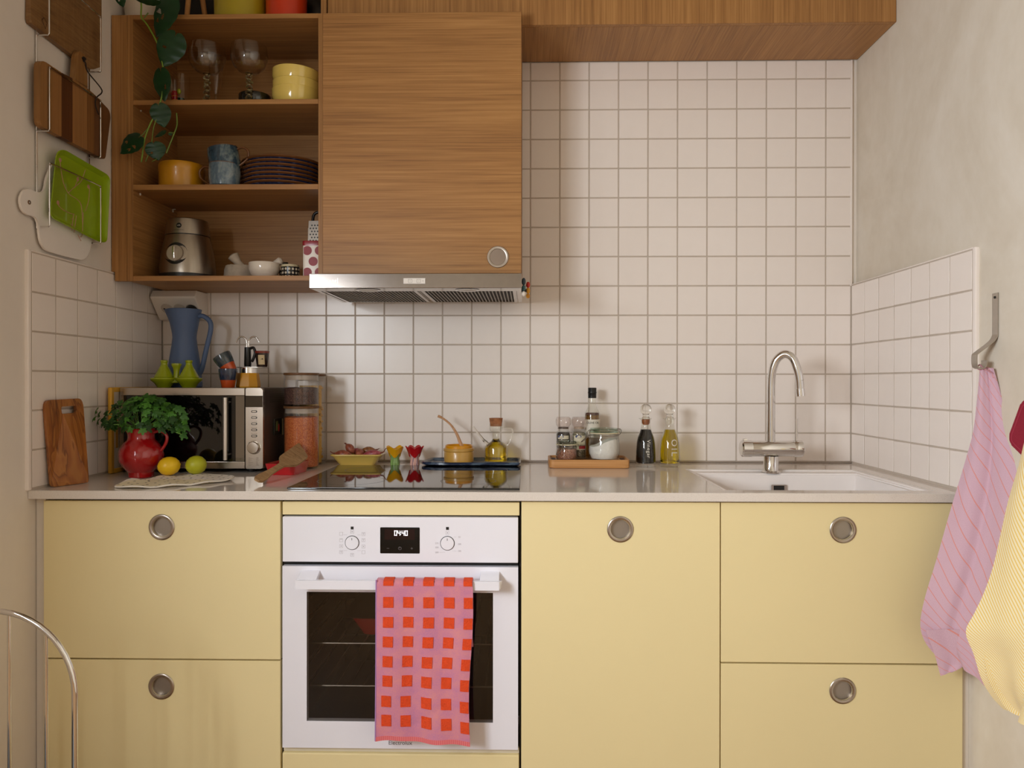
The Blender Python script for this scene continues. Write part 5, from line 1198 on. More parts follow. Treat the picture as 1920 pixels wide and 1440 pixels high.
# espresso cups
M_cdk = speckled('dark_navy_glaze', '#10182a', '#1c2a44', '#3a3540', 8, False); M_cgr = speckled('grey_teal_glaze', '#232b30', '#37444a', '#5a4a4a', 8, False); M_cor = plain('burnt_orange_glaze', '#b5481a', .2, var=.1, coat=.5)
def ecup(name, label, M, dark, grp):
    t = thing(name, label, 'cup', M.to_translation(), grp)
    m = MB(); m.lathe([(0, 0), (.0185, 0), (.0195, .002), (.0222, .018), (.0236, .0235)], (0, 0, 0), 36); m.xf(M); put('lower_glaze', m, M_cor, t)
    m = MB(); m.lathe([(.0236, .0235), (.0262, .035), (.0285, .052), (.0280, .0585), (.0265, .0590), (.0258, .057), (.0255, .04), (.02, .012), (0, .008)], (0, 0, 0), 36); m.xf(M); put('upper_glaze', m, dark, t)
ex_ = at(429, 710, -.25).x
ecup('espresso_cup', 'navy and orange espresso cup standing on the microwave, the lower of two', Matrix.Translation((ex_, -.255, MZ)), M_cdk, 'espresso cups stacked on the microwave')
ecup('espresso_cup', 'grey and orange espresso cup tilted inside the lower cup on the microwave', Matrix.Translation((ex_ + .0085, -.253, MZ + .0500)) @ Matrix.Rotation(math.radians(-31), 4, 'Y'), M_cgr, 'espresso cups stacked on the microwave')
# moka maker with cup
qx, qy = at(464.5, 700, -.20).x, -.195
t = thing('moka_maker', 'small yellow moka maker with twin chrome spouts and tray on the microwave', 'coffee maker', (qx, qy, MZ))
m = MB(); m.lathe([(0, z(0)), (.036, z(0)), (.0375, z(.003)), (.0375, z(.006)), (.0330, z(.042)), (.0315, z(.046)), (0, z(.046))], (qx, qy, 0), 8, Matrix.Rotation(math.pi / 8, 3, 'Z')); put('boiler', m, plain('mustard_lacquer', '#d1930f', .35, var=.03), t, ang=20)
m = MB(); m.lathe([(0, z(.046)), (.0265, z(.046)), (.0265, z(.0625)), (0, z(.0625))], (qx + .001, qy, 0), 40); put('collar', m, M_chrome, t)
m = MB(); m.prism([(x + qx + .014, y + qy, z(.0625)) for x, y in rrect(.094, .060, .025)], (0, 0, .0028), .0008); put('tray', m, M_steel, t)
m = MB(); m.lathe([(0, z(.0655)), (.0115, z(.0655)), (.0115, z(.068)), (.0100, z(.069)), (0, z(.069))], (qx - .002, qy, 0), 24); m.lathe([(.0100, z(.069)), (.0112, z(.071)), (.0098, z(.128)), (0, z(.128))], (qx - .002, qy, 0), 24); col = put('column', m, M_black, t)
m = MB(); m.tube(smooth([(qx + .006, qy, z(.124)), (qx + .018, qy - .004, z(.126)), (qx + .024, qy - .006, z(.112)), (qx + .020, qy - .006, z(.095)), (qx + .013, qy - .004, z(.082))], 5), .0045, 10); put('handle', m, M_black, col)
for s_ in (-1, 1):
    m = MB(); x0_ = qx - .002 + s_ * .0032
    m.tube(smooth([(x0_, qy, z(.126)), (x0_, qy, z(.145)), (x0_ + s_ * .005, qy, z(.156)), (x0_ + s_ * .016, qy, z(.1615)), (x0_ + s_ * .027, qy, z(.156)), (x0_ + s_ * .034, qy, z(.1435))], 5), .0024, 10); put('spout', m, M_chrome, t)
ux_ = at(489, 669, -.20).x + .004
t = thing('printed_cup', 'small dark printed espresso cup with red rim standing on the moka tray', 'cup', (ux_, qy - .004, z(.0655)))
uz = z(.0657)
m = MB(); m.lathe([(0, uz), (.0155, uz), (.0165, uz + .002), (.0225, uz + .049), (.0215, uz + .049), (.015, uz + .005), (0, uz + .004)], (ux_, qy - .004, 0), 32); put('body', m, plain('dark_brown_print', '#2a1a16', .2, coat=.5, var=.3, scale=60), t)
m = MB(); m.lathe([(.0218, uz + .043), (.0229, uz + .050), (.0214, uz + .0502), (.021, uz + .044)], (ux_, qy - .004, 0), 32); put('rim', m, plain('dull_red_rim', '#7d2a1c', .25, coat=.4), t)
def wrapc(cx, cy, R0, R1, z0, z1, off):
    def f(q):
        k = (q.z - z0) / (z1 - z0); R_ = R0 + (R1 - R0) * k + off; a = (q.x - cx) / R_; return Vector((cx + R_ * math.sin(a), cy - R_ * math.cos(a), q.z))
    return f
def wrapped_poly(pts, f, thick=.0004):
    """flat outline (x, z) laid round a vertical surface as a thin label"""
    m = MB(); xs = [p[0] for p in pts]; zs = [p[1] for p in pts]; x0, x1, z0, z1 = min(xs), max(xs), min(zs), max(zs)
    n = 14; P_ = [[f(Vector((x0 + (x1 - x0) * i / n, 0, zz))) for i in range(n + 1)] for zz in (z0, z1)]
    m.grid(P_, thick); return m
f = wrapc(ux_, qy - .004, .0165, .0225, uz + .002, uz + .049, .0004)
lb = put('label', wrapped_poly([(ux_ - .006, uz + .007), (ux_ + .014, uz + .037)], f), plain('cream_label', '#c9b48c', .5), t)
f2 = wrapc(ux_, qy - .004, .0165, .0225, uz + .002, uz + .049, .0009)
m = MB(); m.prism([f2(Vector((ux_ + .004 + a, 0, uz + .024 + b))) for a, b in ((-.004, -.002), (.004, .003), (.006, -.002), (.001, -.0005))], (0, .0006, 0)); m.prism([f2(Vector((ux_ + .004 + a, 0, uz + .014 + b))) for a, b in ((-.006, -.0005), (.006, -.0005), (.006, .0005), (-.006, .0005))], (0, .0006, 0)); put('label_print', m, plain('dark_label_print', '#3a2018', .6), lb)

# corner socket block under the shelf cabinet
sb = thing('socket_block', 'white corner triple socket block under the shelf cabinet', 'socket', (-1.18, -.05, 1.43))
xa, xb = -1.2605, -1.1085
m = MB(); pr_ = [(-.0015, 1.4775), (-.085, 1.4775), (-.102, 1.4560), (-.100, 1.4500), (-.040, 1.3865), (-.034, 1.3835), (-.0015, 1.3835)]
m.prism([(xa, y, z_) for y, z_ in pr_], (xb - xa, 0, 0), .0035); blk = put('housing', m, M_cream_pl, sb)
dn = Vector((0, -.0635, -.060)).normalized(); up_ = Vector((0, -.060, .0635)).normalized(); nf = Vector((1, 0, 0)).cross(up_).normalized()
if nf.y > 0: nf = -nf
Mf = Matrix(((1, up_.x, nf.x), (0, up_.y, nf.y), (0, up_.z, nf.z)))
fc = lambda x: Vector((x, -.070, 1.41825)) + nf * .0005
for k, x in enumerate((-1.2165, -1.1740, -1.1330)):
    m = MB(); m.lathe([(.0205, -.0002), (.0200, .0012), (.0185, .0012), (.0180, .0004), (0, .0004)], fc(x), 32, Mf); so = put('socket', m, plain('socket_white', '#c9beb1', .4), blk)
    if k < 2:
        m = MB()
        for s_ in (-1, 1): m.lathe([(0, .0010), (.0034, .0010), (.0034, 0)], fc(x) + Vector((s_ * .0095, 0, 0)), 12, Mf)
        put('pin_hole', m, M_dark, so)
pg = thing('plug', 'black plug in the right-hand socket of the corner socket block', 'plug', fc(-1.1330), )
m = MB(); m.lathe([(0, .0015), (.0185, .0015), (.019, .004), (.0175, .026), (.014, .032), (0, .034)], fc(-1.1330), 28, Mf); put('body', m, M_black, pg)

# ------------------------------------------------------------------ glass canisters, red dish, spatula
def fill_mat(name, c0, c1, c2, sc):
    t = NT(name); vo = t.n('ShaderNodeTexVoronoi'); vo.inputs['Scale'].default_value = sc; t.l(t.coords(), vo.inputs['Vector'])
    sp = t.n('ShaderNodeSeparateColor'); t.l(vo.outputs['Color'], sp.inputs[0])
    t.base(t.ramp(sp.outputs[0], [(.1, c0), (.5, c1), (.9, c2)])); t.set(Roughness=.7); t.bump(vo.outputs['Distance'], .8, .002); return t.m
M_lid = wood('acacia_lid', '#5a3b22', '#6f4c2e', '#84603c', axis='x')
def canister(name, label, x, y, z0, r, h, lidh, grp):
    t = thing(name, label, 'jar', (x, y, z0), grp)
    m = MB(); m.lathe([(0, z0 + .0003), (r - .002, z0 + .0003), (r, z0 + .003), (r, z0 + h - lidh * .5), (r - .0018, z0 + h - lidh * .5), (r - .0018, z0 + .005), (0, z0 + .0045)], (x, y, 0), 56); put('glass', m, M_glass, t)
    m = MB(); m.lathe([(0, z0 + h - lidh * .5 + .0003), (r + .0005, z0 + h - lidh * .5 + .0003), (r + .001, z0 + h - lidh * .4), (r + .001, z0 + h - .001), (r, z0 + h), (0, z0 + h)], (x, y, 0), 56); ld = put('lid', m, M_lid, t)
    m = MB(); m.lathe([(0, z0 + h - lidh * 1.5), (r - .0045, z0 + h - lidh * 1.5), (r - .0045, z0 + h - lidh * .5), (0, z0 + h - lidh * .5)], (x, y, 0), 40); put('lid_plug', m, plain('silicone_seal', '#a8998a', .6), ld)
    return t
def fill(name, label, x, y, z0, r, h, mat, seed):
    R = random.Random(seed); m = MB(); prof = [(0, z0), (r, z0), (r, z0 + h - .002), (r * .8, z0 + h), (r * .5, z0 + h + .001), (r * .2, z0 + h), (0, z0 + h)]
    m.lathe(prof, (x, y, 0), 48)
    for v in m.bm.verts:
        if v.co.z > z0 + .002: v.co.z += R.uniform(-.0012, .0012)
    o = put(name, m, mat, None, (x, y, z0)); tag(o, label, 'food', None, 'stuff'); return o
cx_, cy_ = -.731, -.182; cr = .0545
canister('glass_canister', 'large glass canister of orange lentils with wooden lid, lower of the stacked pair', cx_, cy_, WT, cr, .197, .015, 'glass canisters with wooden lids')
fill('lentils', 'orange red lentils filling the lower glass canister', cx_, cy_, WT + .006, cr - .0022, .157, fill_mat('red_lentils', '#b5481c', '#d56a2c', '#e58a48', 620), 1)
canister('glass_canister', 'small glass canister of dark quinoa stacked on top of the lentil canister', cx_, cy_, WT + .1973, cr, .105, .015, 'glass canisters with wooden lids')
fill('quinoa', 'dark reddish brown quinoa filling the upper glass canister', cx_, cy_, WT + .2033, cr - .0022, .052, fill_mat('dark_quinoa', '#2b1512', '#4a2a22', '#7a5646', 700), 2)
dx_, dy_ = at(583, 780, -.062).x, -.066
canister('glass_canister', 'tall glass canister of pasta with wooden lid, standing behind the stacked pair', dx_, dy_, WT, .049, .300, .015, 'glass canisters with wooden lids')
m = MB(); R = random.Random(5)
for k in range(150):
    a = R.uniform(0, 2 * math.pi); r_ = .043 * math.sqrt(R.uniform(.35, 1)); zz = WT + .014 + R.uniform(0, .245); c0 = Vector((dx_ + r_ * math.cos(a), dy_ + r_ * math.sin(a), zz)); d = Vector((-math.sin(a), math.cos(a), R.uniform(-.6, .6))) * .008
    c0 = Vector((dx_, dy_, c0.z)) + (c0 - Vector((dx_, dy_, c0.z))) * .88
    m.tube([c0 - d, c0 + Vector((0, 0, .002)), c0 + d], .0040, 7)
m.lathe([(0, WT + .006), (.036, WT + .006), (.036, WT + .262), (0, WT + .262)], (dx_, dy_, 0), 24)
o = put('pasta', m, plain('pasta_yellow', '#d8a848', .6, var=.1), None, (dx_, dy_, WT + .006)); tag(o, 'short yellow pasta filling the tall canister behind the stacked pair', 'food', None, 'stuff')
t = thing('red_dish', 'small rectangular red glazed dish with the wooden spatula resting on it', 'dish', (-.725, -.325, WT))
m = MB(); tray_shape(m, 0, 0, 0, .080, .105, .094, .120, .0335, .0035, .012, 5); m.xf(Matrix.Translation((-.729, -.326, WT + .0004)) @ Matrix.Rotation(-.10, 4, 'Z')); put('body', m, M_redd, t)
t = thing('wooden_spatula', 'worn wooden spatula leaning with its blade on the small red dish', 'spatula', (-.72, -.58, WT))
e0 = Vector((-.7260, -.592, WT + .0125)); b1 = Vector((-.6950, -.272, WT + .0610))
ax = (b1 - e0).normalized(); sd = Vector((-.80, 0, .42)); sd = (sd - ax * sd.dot(ax)).normalized()
prof = [(0, .006), (.01, .0125), (.04, .0125), (.08, .0088), (.13, .0078), (.170, .009), (.190, .018), (.210, .0275), (.27, .030), (.335, .030), (.342, .027)]
Lh = (b1 - e0).length; kk = Lh / .342; m = MB()
P_ = []
for d_, w_ in prof:
    c0 = e0 + ax * (d_ * kk); sk_ = .35 * max(0, (d_ - .225)) ; P_.append([c0 + sd * (w_ * s_ + (sk_ * .1)) for s_ in (-1, -.6, 0, .6, 1)])
P_ = [[P_[i][j] + ax * (.030 * (j - 2) / 2 if i >= 8 else 0) for j in range(5)] for i in range(len(P_))]
m.grid(P_, .007); put('body', m, board_mat('worn_spatula_wood', [(.3, '#7a5836'), (.5, '#a68257'), (.72, '#bd9c70')], (2, 5, 2), 2.5, .6), t)

# ------------------------------------------------------------------ behind the hob: dish, egg cups, blue tray
t = thing('yellow_loaf_dish', 'pale yellow rectangular dish full of shallots behind the hob', 'dish', (-.569, -.09, WT))
M_pale_y = plain('pale_yellow_glaze', '#d6b85e', .2, var=.04, coat=.5)
m = MB(); tray_shape(m, -.569, -.089, WT + .0004, .112, .066, .160, .100, .034, .004, .016, 5)
put('body', m, M_pale_y, t)
m = MB(); n = 0
rim = [Vector((-.569 + p.x, -.089 + p.y, WT + .0345)) for p in rrect(.162, .102, .018, 5)]; m.tube(rim + [rim[0]], .0032, 8); put('rim', m, M_pale_y, t)
def shallot(label, c, L, R_, d, mat, tipbend, taillen=1.0):
    c = Vector(c); D = Vector(d).normalized(); q = D.to_track_quat('Z', 'Y').to_matrix()
    t = thing('shallot', label, 'shallot', tuple(c), 'shallots in the yellow dish')
    prof = [(0, -1.0), (.14, -.98), (.42, -.86), (.78, -.5), (1.0, -.05), (.93, .35), (.66, .68), (.36, .88), (.2, 1.0), (0, 1.02)]
    m = MB(); m.lathe([(r * R_, z_ * L) for r, z_ in prof], c, 26, q); put('bulb', m, mat, t, ang=80)
    m = MB(); tp = c + D * L; b_ = Vector(tipbend)
    m.tube(smooth([tp - D * .003, tp + D * .007 * taillen, tp + D * .010 * taillen + b_ * .6, tp + D * .012 * taillen + b_ * 1.2], 4), [.0032, .0030, .0028, .0026, .0022, .002, .0018, .0016, .0016, .0015, .0013, .0011, .0010], 7)
    m.tube([tp + D * .010 * taillen + b_ * .8, tp + D * .014 * taillen + b_ * 1.3 + Vector((.003, 0, .001))], [.0012, .0005], 5); put('stalk', m, plain('dry_stalk', '#7a3f2c', .8), t)
def onion_mat(name, c0, c1, c2):
    t = NT(name); v = t.coords((1, 1, 1)); a = t.noise(v, 55, 4, .6, 1.5); t.base(t.ramp(a, [(.3, c0), (.5, c1), (.72, c2)])); t.set(Roughness=.38); return t.m
M_sh1 = onion_mat('shallot_skin', '#6d2f22', '#96503a', '#b06a4c'); M_sh2 = onion_mat('shallot_pink', '#7d2f38', '#a14a52', '#b9686a'); M_sh3 = onion_mat('shallot_brown', '#6a3d20', '#8f5c34', '#a87444')
zs = WT
shallot('brownish red shallot lying at the left end of the yellow dish, stalk to the left', (-.612, -.115, zs + .0355), .029, .0150, (-1, .1, .12), M_sh1, (-.004, 0, .004))
shallot('orange shallot standing out at the top left of the heap in the yellow dish', (-.598, -.082, zs + .0520), .021, .0140, (-.55, .2, .55), M_sh1, (-.003, 0, -.001), .5)
shallot('small round orange shallot facing front in the middle of the yellow dish', (-.560, -.112, zs + .0410), .020, .0138, (.1, .9, .1), M_sh1, (.0, .002, .002), .4)
shallot('olive brown shallot at the back right of the heap in the yellow dish', (-.540, -.080, zs + .0450), .025, .0138, (.95, .2, .1), M_sh3, (.002, 0, .003), .8)
shallot('pink shallot with a long upturned stalk at the right end of the yellow dish', (-.520, -.115, zs + .0370), .031, .0135, (.96, -.05, .16), M_sh2, (.004, 0, .011), 1.1)
shallot('pink shallot mostly buried at the back of the heap in the yellow dish', (-.573, -.068, zs + .0385), .024, .0130, (-.9, .1, .35), M_sh2, (-.004, 0, .004))
def tulip(name, label, x, y, mp, ms_, heart):
    t = thing(name, label, 'egg cup', (x, y, WT), 'flower-shaped egg cups behind the hob'); z0 = WT
    m = MB(); seg = 40; rings = []
    for r, zz in ((0, .0004), (.0150, .0004), (.0155, .002), (.0148, .010), (.0135, .022), (.0142, .032), (.0165, .040), (0, .041)):
        rings.append([m.bm.verts.new((x + r * (1 + .07 * math.sin(7 * 2 * math.pi * k / seg + zz * 30)) * math.cos(2 * math.pi * k / seg), y + r * (1 + .07 * math.sin(7 * 2 * math.pi * k / seg + zz * 30)) * math.sin(2 * math.pi * k / seg), z0 + zz)) for k in range(seg)] if r else [m.bm.verts.new((x, y, z0 + zz))])
    for a, b in zip(rings, rings[1:]):
        for k in range(seg):
            j = (k + 1) % seg
            if len(a) == 1: m._f((a[0], b[j], b[k]))
            elif len(b) == 1: m._f((a[k], a[j], b[0]))
            else: m._f((a[k], a[j], b[j], b[k]))
    put('stem', m, ms_, t)
    # petals: a flared cup whose lower and upper edges swing up and down
    m = MB(); P_ = []; ph = math.pi * 1.5
    for k in range(73):
        a = 2 * math.pi * k / 72; c3 = math.cos(3 * (a - ph - .15)); lo = .026 + .016 * (.5 - .5 * c3) ; hi = .0555 + .0085 * abs(math.sin(3 * (a - ph - .15) / 1.0)) if heart else .0535 + .010 * (.5 + .5 * math.cos(4 * (a - ph) + 1.9))
        row = []
        for q in range(9):
            s_ = q / 8; zz = lo + (hi - lo) * s_; r = .0150 + .0135 * max(0, (zz - .024) / .038) ** 1.25
            row.append((x + r * math.cos(a), y + r * math.sin(a), z0 + zz))
        P_.append(row)
    m.grid(P_, .0035); put('petals', m, mp, t, ang=60)
def striped(name, base, line):
    tt = NT(name); tc = tt.n('ShaderNodeTexCoord'); sp = tt.n('ShaderNodeSeparateXYZ'); tt.l(tc.outputs['Object'], sp.inputs[0])
    ang = tt.math('ARCTAN2', sp.outputs[0], sp.outputs[1]); tw = tt.math('ADD', tt.math('MULTIPLY', ang, 1.12), tt.math('MULTIPLY', sp.outputs[2], 14)); nz = tt.noise(tc.outputs['Object'], 60, 2)
    fr = tt.math('FRACT', tt.math('ADD', tw, tt.math('MULTIPLY', nz, .35))); k = tt.math('LESS_THAN', fr, .16); tt.base(tt.mix(k, base, line)); tt.set(Roughness=.2, Coat_Weight=.5); return tt.m
tulip('egg_cup', 'tulip-shaped egg cup with yellow petals and green stem behind the hob', -.445, -.105, plain('tulip_yellow', '#e0a312', .2, coat=.6), striped('tulip_green', '#84a862', '#6b9150'), False)
tulip('egg_cup', 'heart-petalled red egg cup with pink striped stem behind the hob', -.380, -.105, plain('tulip_red', '#b3141c', .2, coat=.6), striped('tulip_pink_stripes', '#d8aaa0', '#5a5a80'), True)
t = thing('blue_tray', 'dark blue handmade ceramic tray under the honey pot and cruet', 'tray', (-.19, -.11, WT))
def blue_tray_mat():
    tt = NT('blue_brushed_glaze'); v = tt.coords((6, 6, 30)); a = tt.noise(v, 2.2, 4, .6, 1.2)
    tt.base(tt.ramp(a, [(.30, '#121a2c'), (.48, '#27344f'), (.62, '#5a6c7c'), (.74, '#1d2a48')])); tt.set(Roughness=.22, Coat_Weight=.4); return tt.m
M_btr = blue_tray_mat(); m = MB(); out = smooth([(-.350, -.150, 0), (-.335, -.172, 0), (-.27, -.186, 0), (-.19, -.184, 0), (-.11, -.178, 0), (-.05, -.180, 0), (-.033, -.170, 0), (-.032, -.09, 0), (-.034, -.030, 0), (-.06, -.022, 0), (-.19, -.020, 0), (-.315, -.024, 0), (-.335, -.04, 0), (-.345, -.10, 0), (-.350, -.150, 0)], 4)[:-1]
cc_ = Vector((-.19, -.102, 0)); rings = []
zb = WT + .0056
for k, zz in ((.93, .0004), (1.0, .0045), (1.005, .0105), (.985, .0125), (.955, .0105), (.94, .0050)): rings.append([m.bm.verts.new((cc_.x + (p.x - cc_.x) * k, cc_.y + (p.y - cc_.y) * (k if k > .97 else k - .03), zb + zz)) for p in out])
n = len(out)
for a, b in zip(rings, rings[1:]):
    for i in range(n): m._f((a[i], a[(i + 1) % n], b[(i + 1) % n], b[i]))
m._f(rings[0]); m._f(rings[-1]); put('body', m, M_btr, t)
TB = zb + .0052
hx_, hy_ = -.2345, -.102
t = thing('honey_pot', 'round ochre lidless pot with yellow inner rim standing on the blue tray', 'pot', (hx_, hy_, TB))
m = MB(); z = lambda a: TB + a
m.lathe([(0, z(.0003)), (.046, z(.0003)), (.0485, z(.003)), (.0488, z(.034)), (.0480, z(.0355)), (.0505, z(.038)), (.0505, z(.0455)), (.0490, z(.047)), (.045, z(.047)), (.0445, z(.006)), (0, z(.005))], (hx_, hy_, 0), 56); put('body', m, plain('ochre_glaze', '#c99a48', .3, var=.04, coat=.4), t)
m = MB(); m.lathe([(.0452, z(.044)), (.0452, z(.055)), (.0435, z(.0565)), (.0415, z(.055)), (.0415, z(.010)), (0, z(.010))], (hx_, hy_, 0), 56); put('inner_rim', m, plain('yolk_glaze', '#d8930f', .25, coat=.5), t)
t = thing('wooden_spoon', 'curved pale wooden spoon standing in the ochre pot', 'spoon', (hx_, hy_, TB + .012))
m = MB(); sp_ = smooth([at(869, 842, hy_ - .02), at(863, 830, hy_ - .02), at(857, 815, hy_ - .018), at(848, 800, hy_ - .015), at(838, 790, hy_ - .012), at(828, 783, hy_ - .01), at(821, 780, hy_ - .01)], 5); n = len(sp_)
m.tube(sp_, [.0072 - .0034 * min(1, i / (n * .5)) + (.0012 if i > n - 6 else 0) for i in range(n)], 12, flat=.7)
put('handle', m, wood('spoon_wood', '#a8794e', '#c2926a', '#d0a67e', axis='z'), t)
# cruet
qx, qy = -.1128, -.098
cr_ = thing('oil_cruet', 'glass cruet with thin spout, loop handle and cork, holding green oil on the blue tray', 'cruet', (qx, qy, TB))
M_gl2 = clear_glass('cruet_glass', (.99, .99, .97), 1.1)
m = MB(); op = [(0, .0003), (.036, .0003), (.0385, .003), (.0385, .046), (.036, .054), (.0285, .062), (.0165, .070), (.0128, .074), (.0125, .092), (.0150, .098), (.0205, .104), (.0215, .112), (.0215, .126)]
ip = [(.0202, .126), (.0202, .112), (.0192, .1045), (.0140, .099), (.0113, .092), (.0116, .073), (.0158, .0685), (.0275, .0605), (.0348, .0530), (.0372, .046), (.0372, .0045), (0, .0042)]
m.lathe([(r, z(a)) for r, a in op + ip], (qx, qy, 0), 56); put('bottle', m, M_gl2, cr_)
m = MB(); m.tube(smooth([(qx - .025, qy - .012, z(.060)), (qx - .038, qy - .014, z(.071)), (qx - .040, qy - .014, z(.0735)), (qx - .056, qy - .015, z(.093)), (qx - .074, qy - .016, z(.117))], 4), [.0052] * 4 + [.0048] * 5 + [.004] * 4 + [.0036] * 4, 12); put('spout', m, M_solid, cr_)
m = MB(); m.tube(smooth([(qx + .0205, qy, z(.112)), (qx + .040, qy, z(.112)), (qx + .0535, qy, z(.108)), (qx + .0545, qy, z(.094)), (qx + .045, qy, z(.068)), (qx + .036, qy, z(.055))], 5), .0026, 12); put('handle', m, M_solid, cr_)
def cork_mat():
    t = NT('cork'); v = t.coords(); a = t.noise(v, 90, 5, .7); t.base(t.ramp(a, [(.3, '#7c4a2a'), (.5, '#a3683f'), (.7, '#b57c50')])); t.set(Roughness=.85); t.bump(a, .5, .001); return t.m
m = MB(); m.lathe([(0, z(.118)), (.0195, z(.118)), (.0200, z(.128)), (.0222, z(.143)), (.0222, z(.1445)), (0, z(.1447))], (qx, qy, 0), 40); put('cork', m, cork_mat(), cr_)
M_oil = liquid('green_olive_oil', (.80, .58, .02))
m = MB(); m.lathe([(0, z(.0048)), (.0368, z(.0048)), (.0368, z(.046)), (.0344, z(.0528)), (.0271, z(.0601)), (.0154, z(.0681)), (.0112, z(.0730)), (.0110, z(.0765)), (0, z(.0765))], (qx, qy, 0), 48)
put('oil', m, M_oil, cr_)

# ------------------------------------------------------------------ wooden tray with jars and bottles
t = thing('wooden_tray', 'rectangular wooden tray carrying spice mills, jars and the olive oil bottle', 'tray', (.19, -.10, WT))
M_cherry = wood('cherry_tray', '#a06a3c', '#be8850', '#cf9c66', axis='x', fine=.6)
m = MB(); wx0, wx1, wy0, wy1 = .0595, .3155, -.185, -.030; zz0 = WT + .0004
def rr2(inset, z_): return [m.bm.verts.new(((wx0 + wx1) / 2 + p.x, (wy0 + wy1) / 2 + p.y, z_)) for p in rrect(wx1 - wx0 - 2 * inset, wy1 - wy0 - 2 * inset, .018, 5)]
L_ = [rr2(.002, zz0), rr2(0, zz0 + .002), rr2(0, zz0 + .026), rr2(.001, zz0 + .027), rr2(.006, zz0 + .027), rr2(.007, zz0 + .026), rr2(.0085, zz0 + .0215)]
n = len(L_[0])
for a, b in zip(L_, L_[1:]):
    for i in range(n): m._f((a[i], a[(i + 1) % n], b[(i + 1) % n], b[i]))
m._f(L_[0]); m._f(L_[-1]); put('tray', m, M_cherry, t)
for xs_ in (wx0 + .010, wx1 - .022):
    m = MB(); m.box(xs_, xs_ + .012, -.14, -.075, zz0 + .0217, zz0 + .0225, .0003); put('finger_slot', m, plain('dark_wood_slot', '#4a2812', .7), t)
WB = zz0 + .0218
M_seal = plain('pale_rubber_seal', '#d8cba8', .6); M_wire = plain('steel_wire', '#a39b93', .25, 1)
M_gjar = clear_glass('jar_glass', (.985, .99, .985), 1.2); M_glid = clear_glass('green_lid_glass', (.80, .90, .83), 1.2)
def clip_jar(label, x, y, r, h, hl, clip_ang):
    j = thing('clip_jar', label, 'jar', (x, y, WB), 'clip-top glass jars on the wooden tray'); z = lambda a: WB + a; rn = r * .90
    m = MB(); m.lathe([(0, z(.0003)), (r * .78, z(.0003)), (r * .90, z(h * .06)), (r, z(h * .28)), (r * 1.0, z(h * .55)), (r * .95, z(h * .80)), (rn, z(h * .92)), (rn, z(h)), (rn - .002, z(h)), (rn - .002, z(h * .92)), (r * .95 - .002, z(h * .80)), (r - .002, z(h * .55)), (r - .002, z(h * .28)), (r * .86, z(h * .09)), (0, z(h * .06))], (x, y, 0), 56); put('glass', m, M_gjar, j)
    m = MB(); m.lathe([(rn - .001, z(h + .0004)), (rn + .0028, z(h + .0004)), (rn + .0028, z(h + .0034)), (rn - .001, z(h + .0034))], (x, y, 0), 48); put('seal', m, M_seal, j)
    m = MB(); a = h + .0040; m.lathe([(0, z(a)), (rn, z(a)), (rn + .001, z(a + hl * .4)), (rn - .002, z(a + hl * .45)), (rn - .0015, z(a + hl)), (rn - .006, z(a + hl * 1.02)), (rn * .6, z(a + hl * .8)), (0, z(a + hl * .8))], (x, y, 0), 48); put('lid', m, M_glid, j)
    ca, sa = math.cos(clip_ang), math.sin(clip_ang); T_ = lambda rad, tan, zz: (x + ca * rad - sa * tan, y + sa * rad + ca * tan, z(zz))
    for k in (0, 1):   # lid wire and neck wire
        zz = h - .006 if k == 0 else a + hl * .5
        m = MB(); m.tube([(x + (rn + .0015) * math.cos(q), y + (rn + .0015) * math.sin(q), z(zz)) for q in [2 * math.pi * i / 40 for i in range(41)]], .0011, 6); put('wire_band', m, M_wire, j)
    wv = .007
    m = MB()
    for s_ in (-1, 1): m.tube(smooth([T_(rn + .002, s_ * wv, a + hl * .5), T_(rn + .007, s_ * wv, a + hl * .2), T_(rn + .007, s_ * wv, h - .004), T_(rn + .004, s_ * wv, h - .012), T_(rn + .003, s_ * wv, h - .018)], 4), .0012, 6)
    for s_ in (-1, 1): m.tube([T_(rn + .004, s_ * wv * .8, h - .004), T_(r + .014, s_ * wv * .7, h - .016), T_(r + .026, s_ * wv * .55, h - .026)], .0013, 6)
    m.tube([T_(r + .026, -wv * .55, h - .026), T_(r + .026, wv * .55, h - .026)], .0013, 6); put('clip', m, M_wire, j)
    m = MB()
    for s_ in (-1, 1): m.tube(smooth([T_(-rn - .002, s_ * wv, h - .006), T_(-rn - .009, s_ * wv, h), T_(-rn - .012, s_ * wv * .8, a + hl * .4), T_(-rn - .006, s_ * wv * .8, a + hl * .8), T_(-rn - .001, s_ * wv, a + hl * .5)], 4), .0011, 6)
    put('hinge', m, M_wire, j); return j
j1 = (.1165, -.150); clip_jar('small clip-top jar of reddish spice at the front left of the wooden tray', *j1, .0345, .050, .009, math.radians(238))
def grains(name, label, prof, c, mat, tilt, seed, sub=48):
    R = random.Random(seed); m = MB(); m.lathe(prof, (c[0], c[1], 0), sub); zt = max(v.co.z for v in m.bm.verts)
    for v in m.bm.verts:
        if v.co.z > zt - .004: v.co.z += tilt * (v.co.x - c[0]) + R.uniform(-.0008, .0008)
    return tag(put(name, m, mat, None, (c[0], c[1], prof[0][1])), label, 'food', None, 'stuff')
z = lambda a: WB + a
grains('ground_spice', 'reddish brown ground spice inside the small clip jar', [(0, z(.0036)), (.026, z(.0042)), (.0288, z(.007)), (.0318, z(.0155)), (.0320, z(.0275)), (.0305, z(.0375)), (0, z(.0385))], j1, fill_mat('spice_grains', '#7c4834', '#a56a50', '#b98468', 500), 0, 3)
j2 = (.2380, -.135); clip_jar('large clip-top jar of white salt flakes at the front of the wooden tray', *j2, .0510, .086, .0135, math.radians(196))
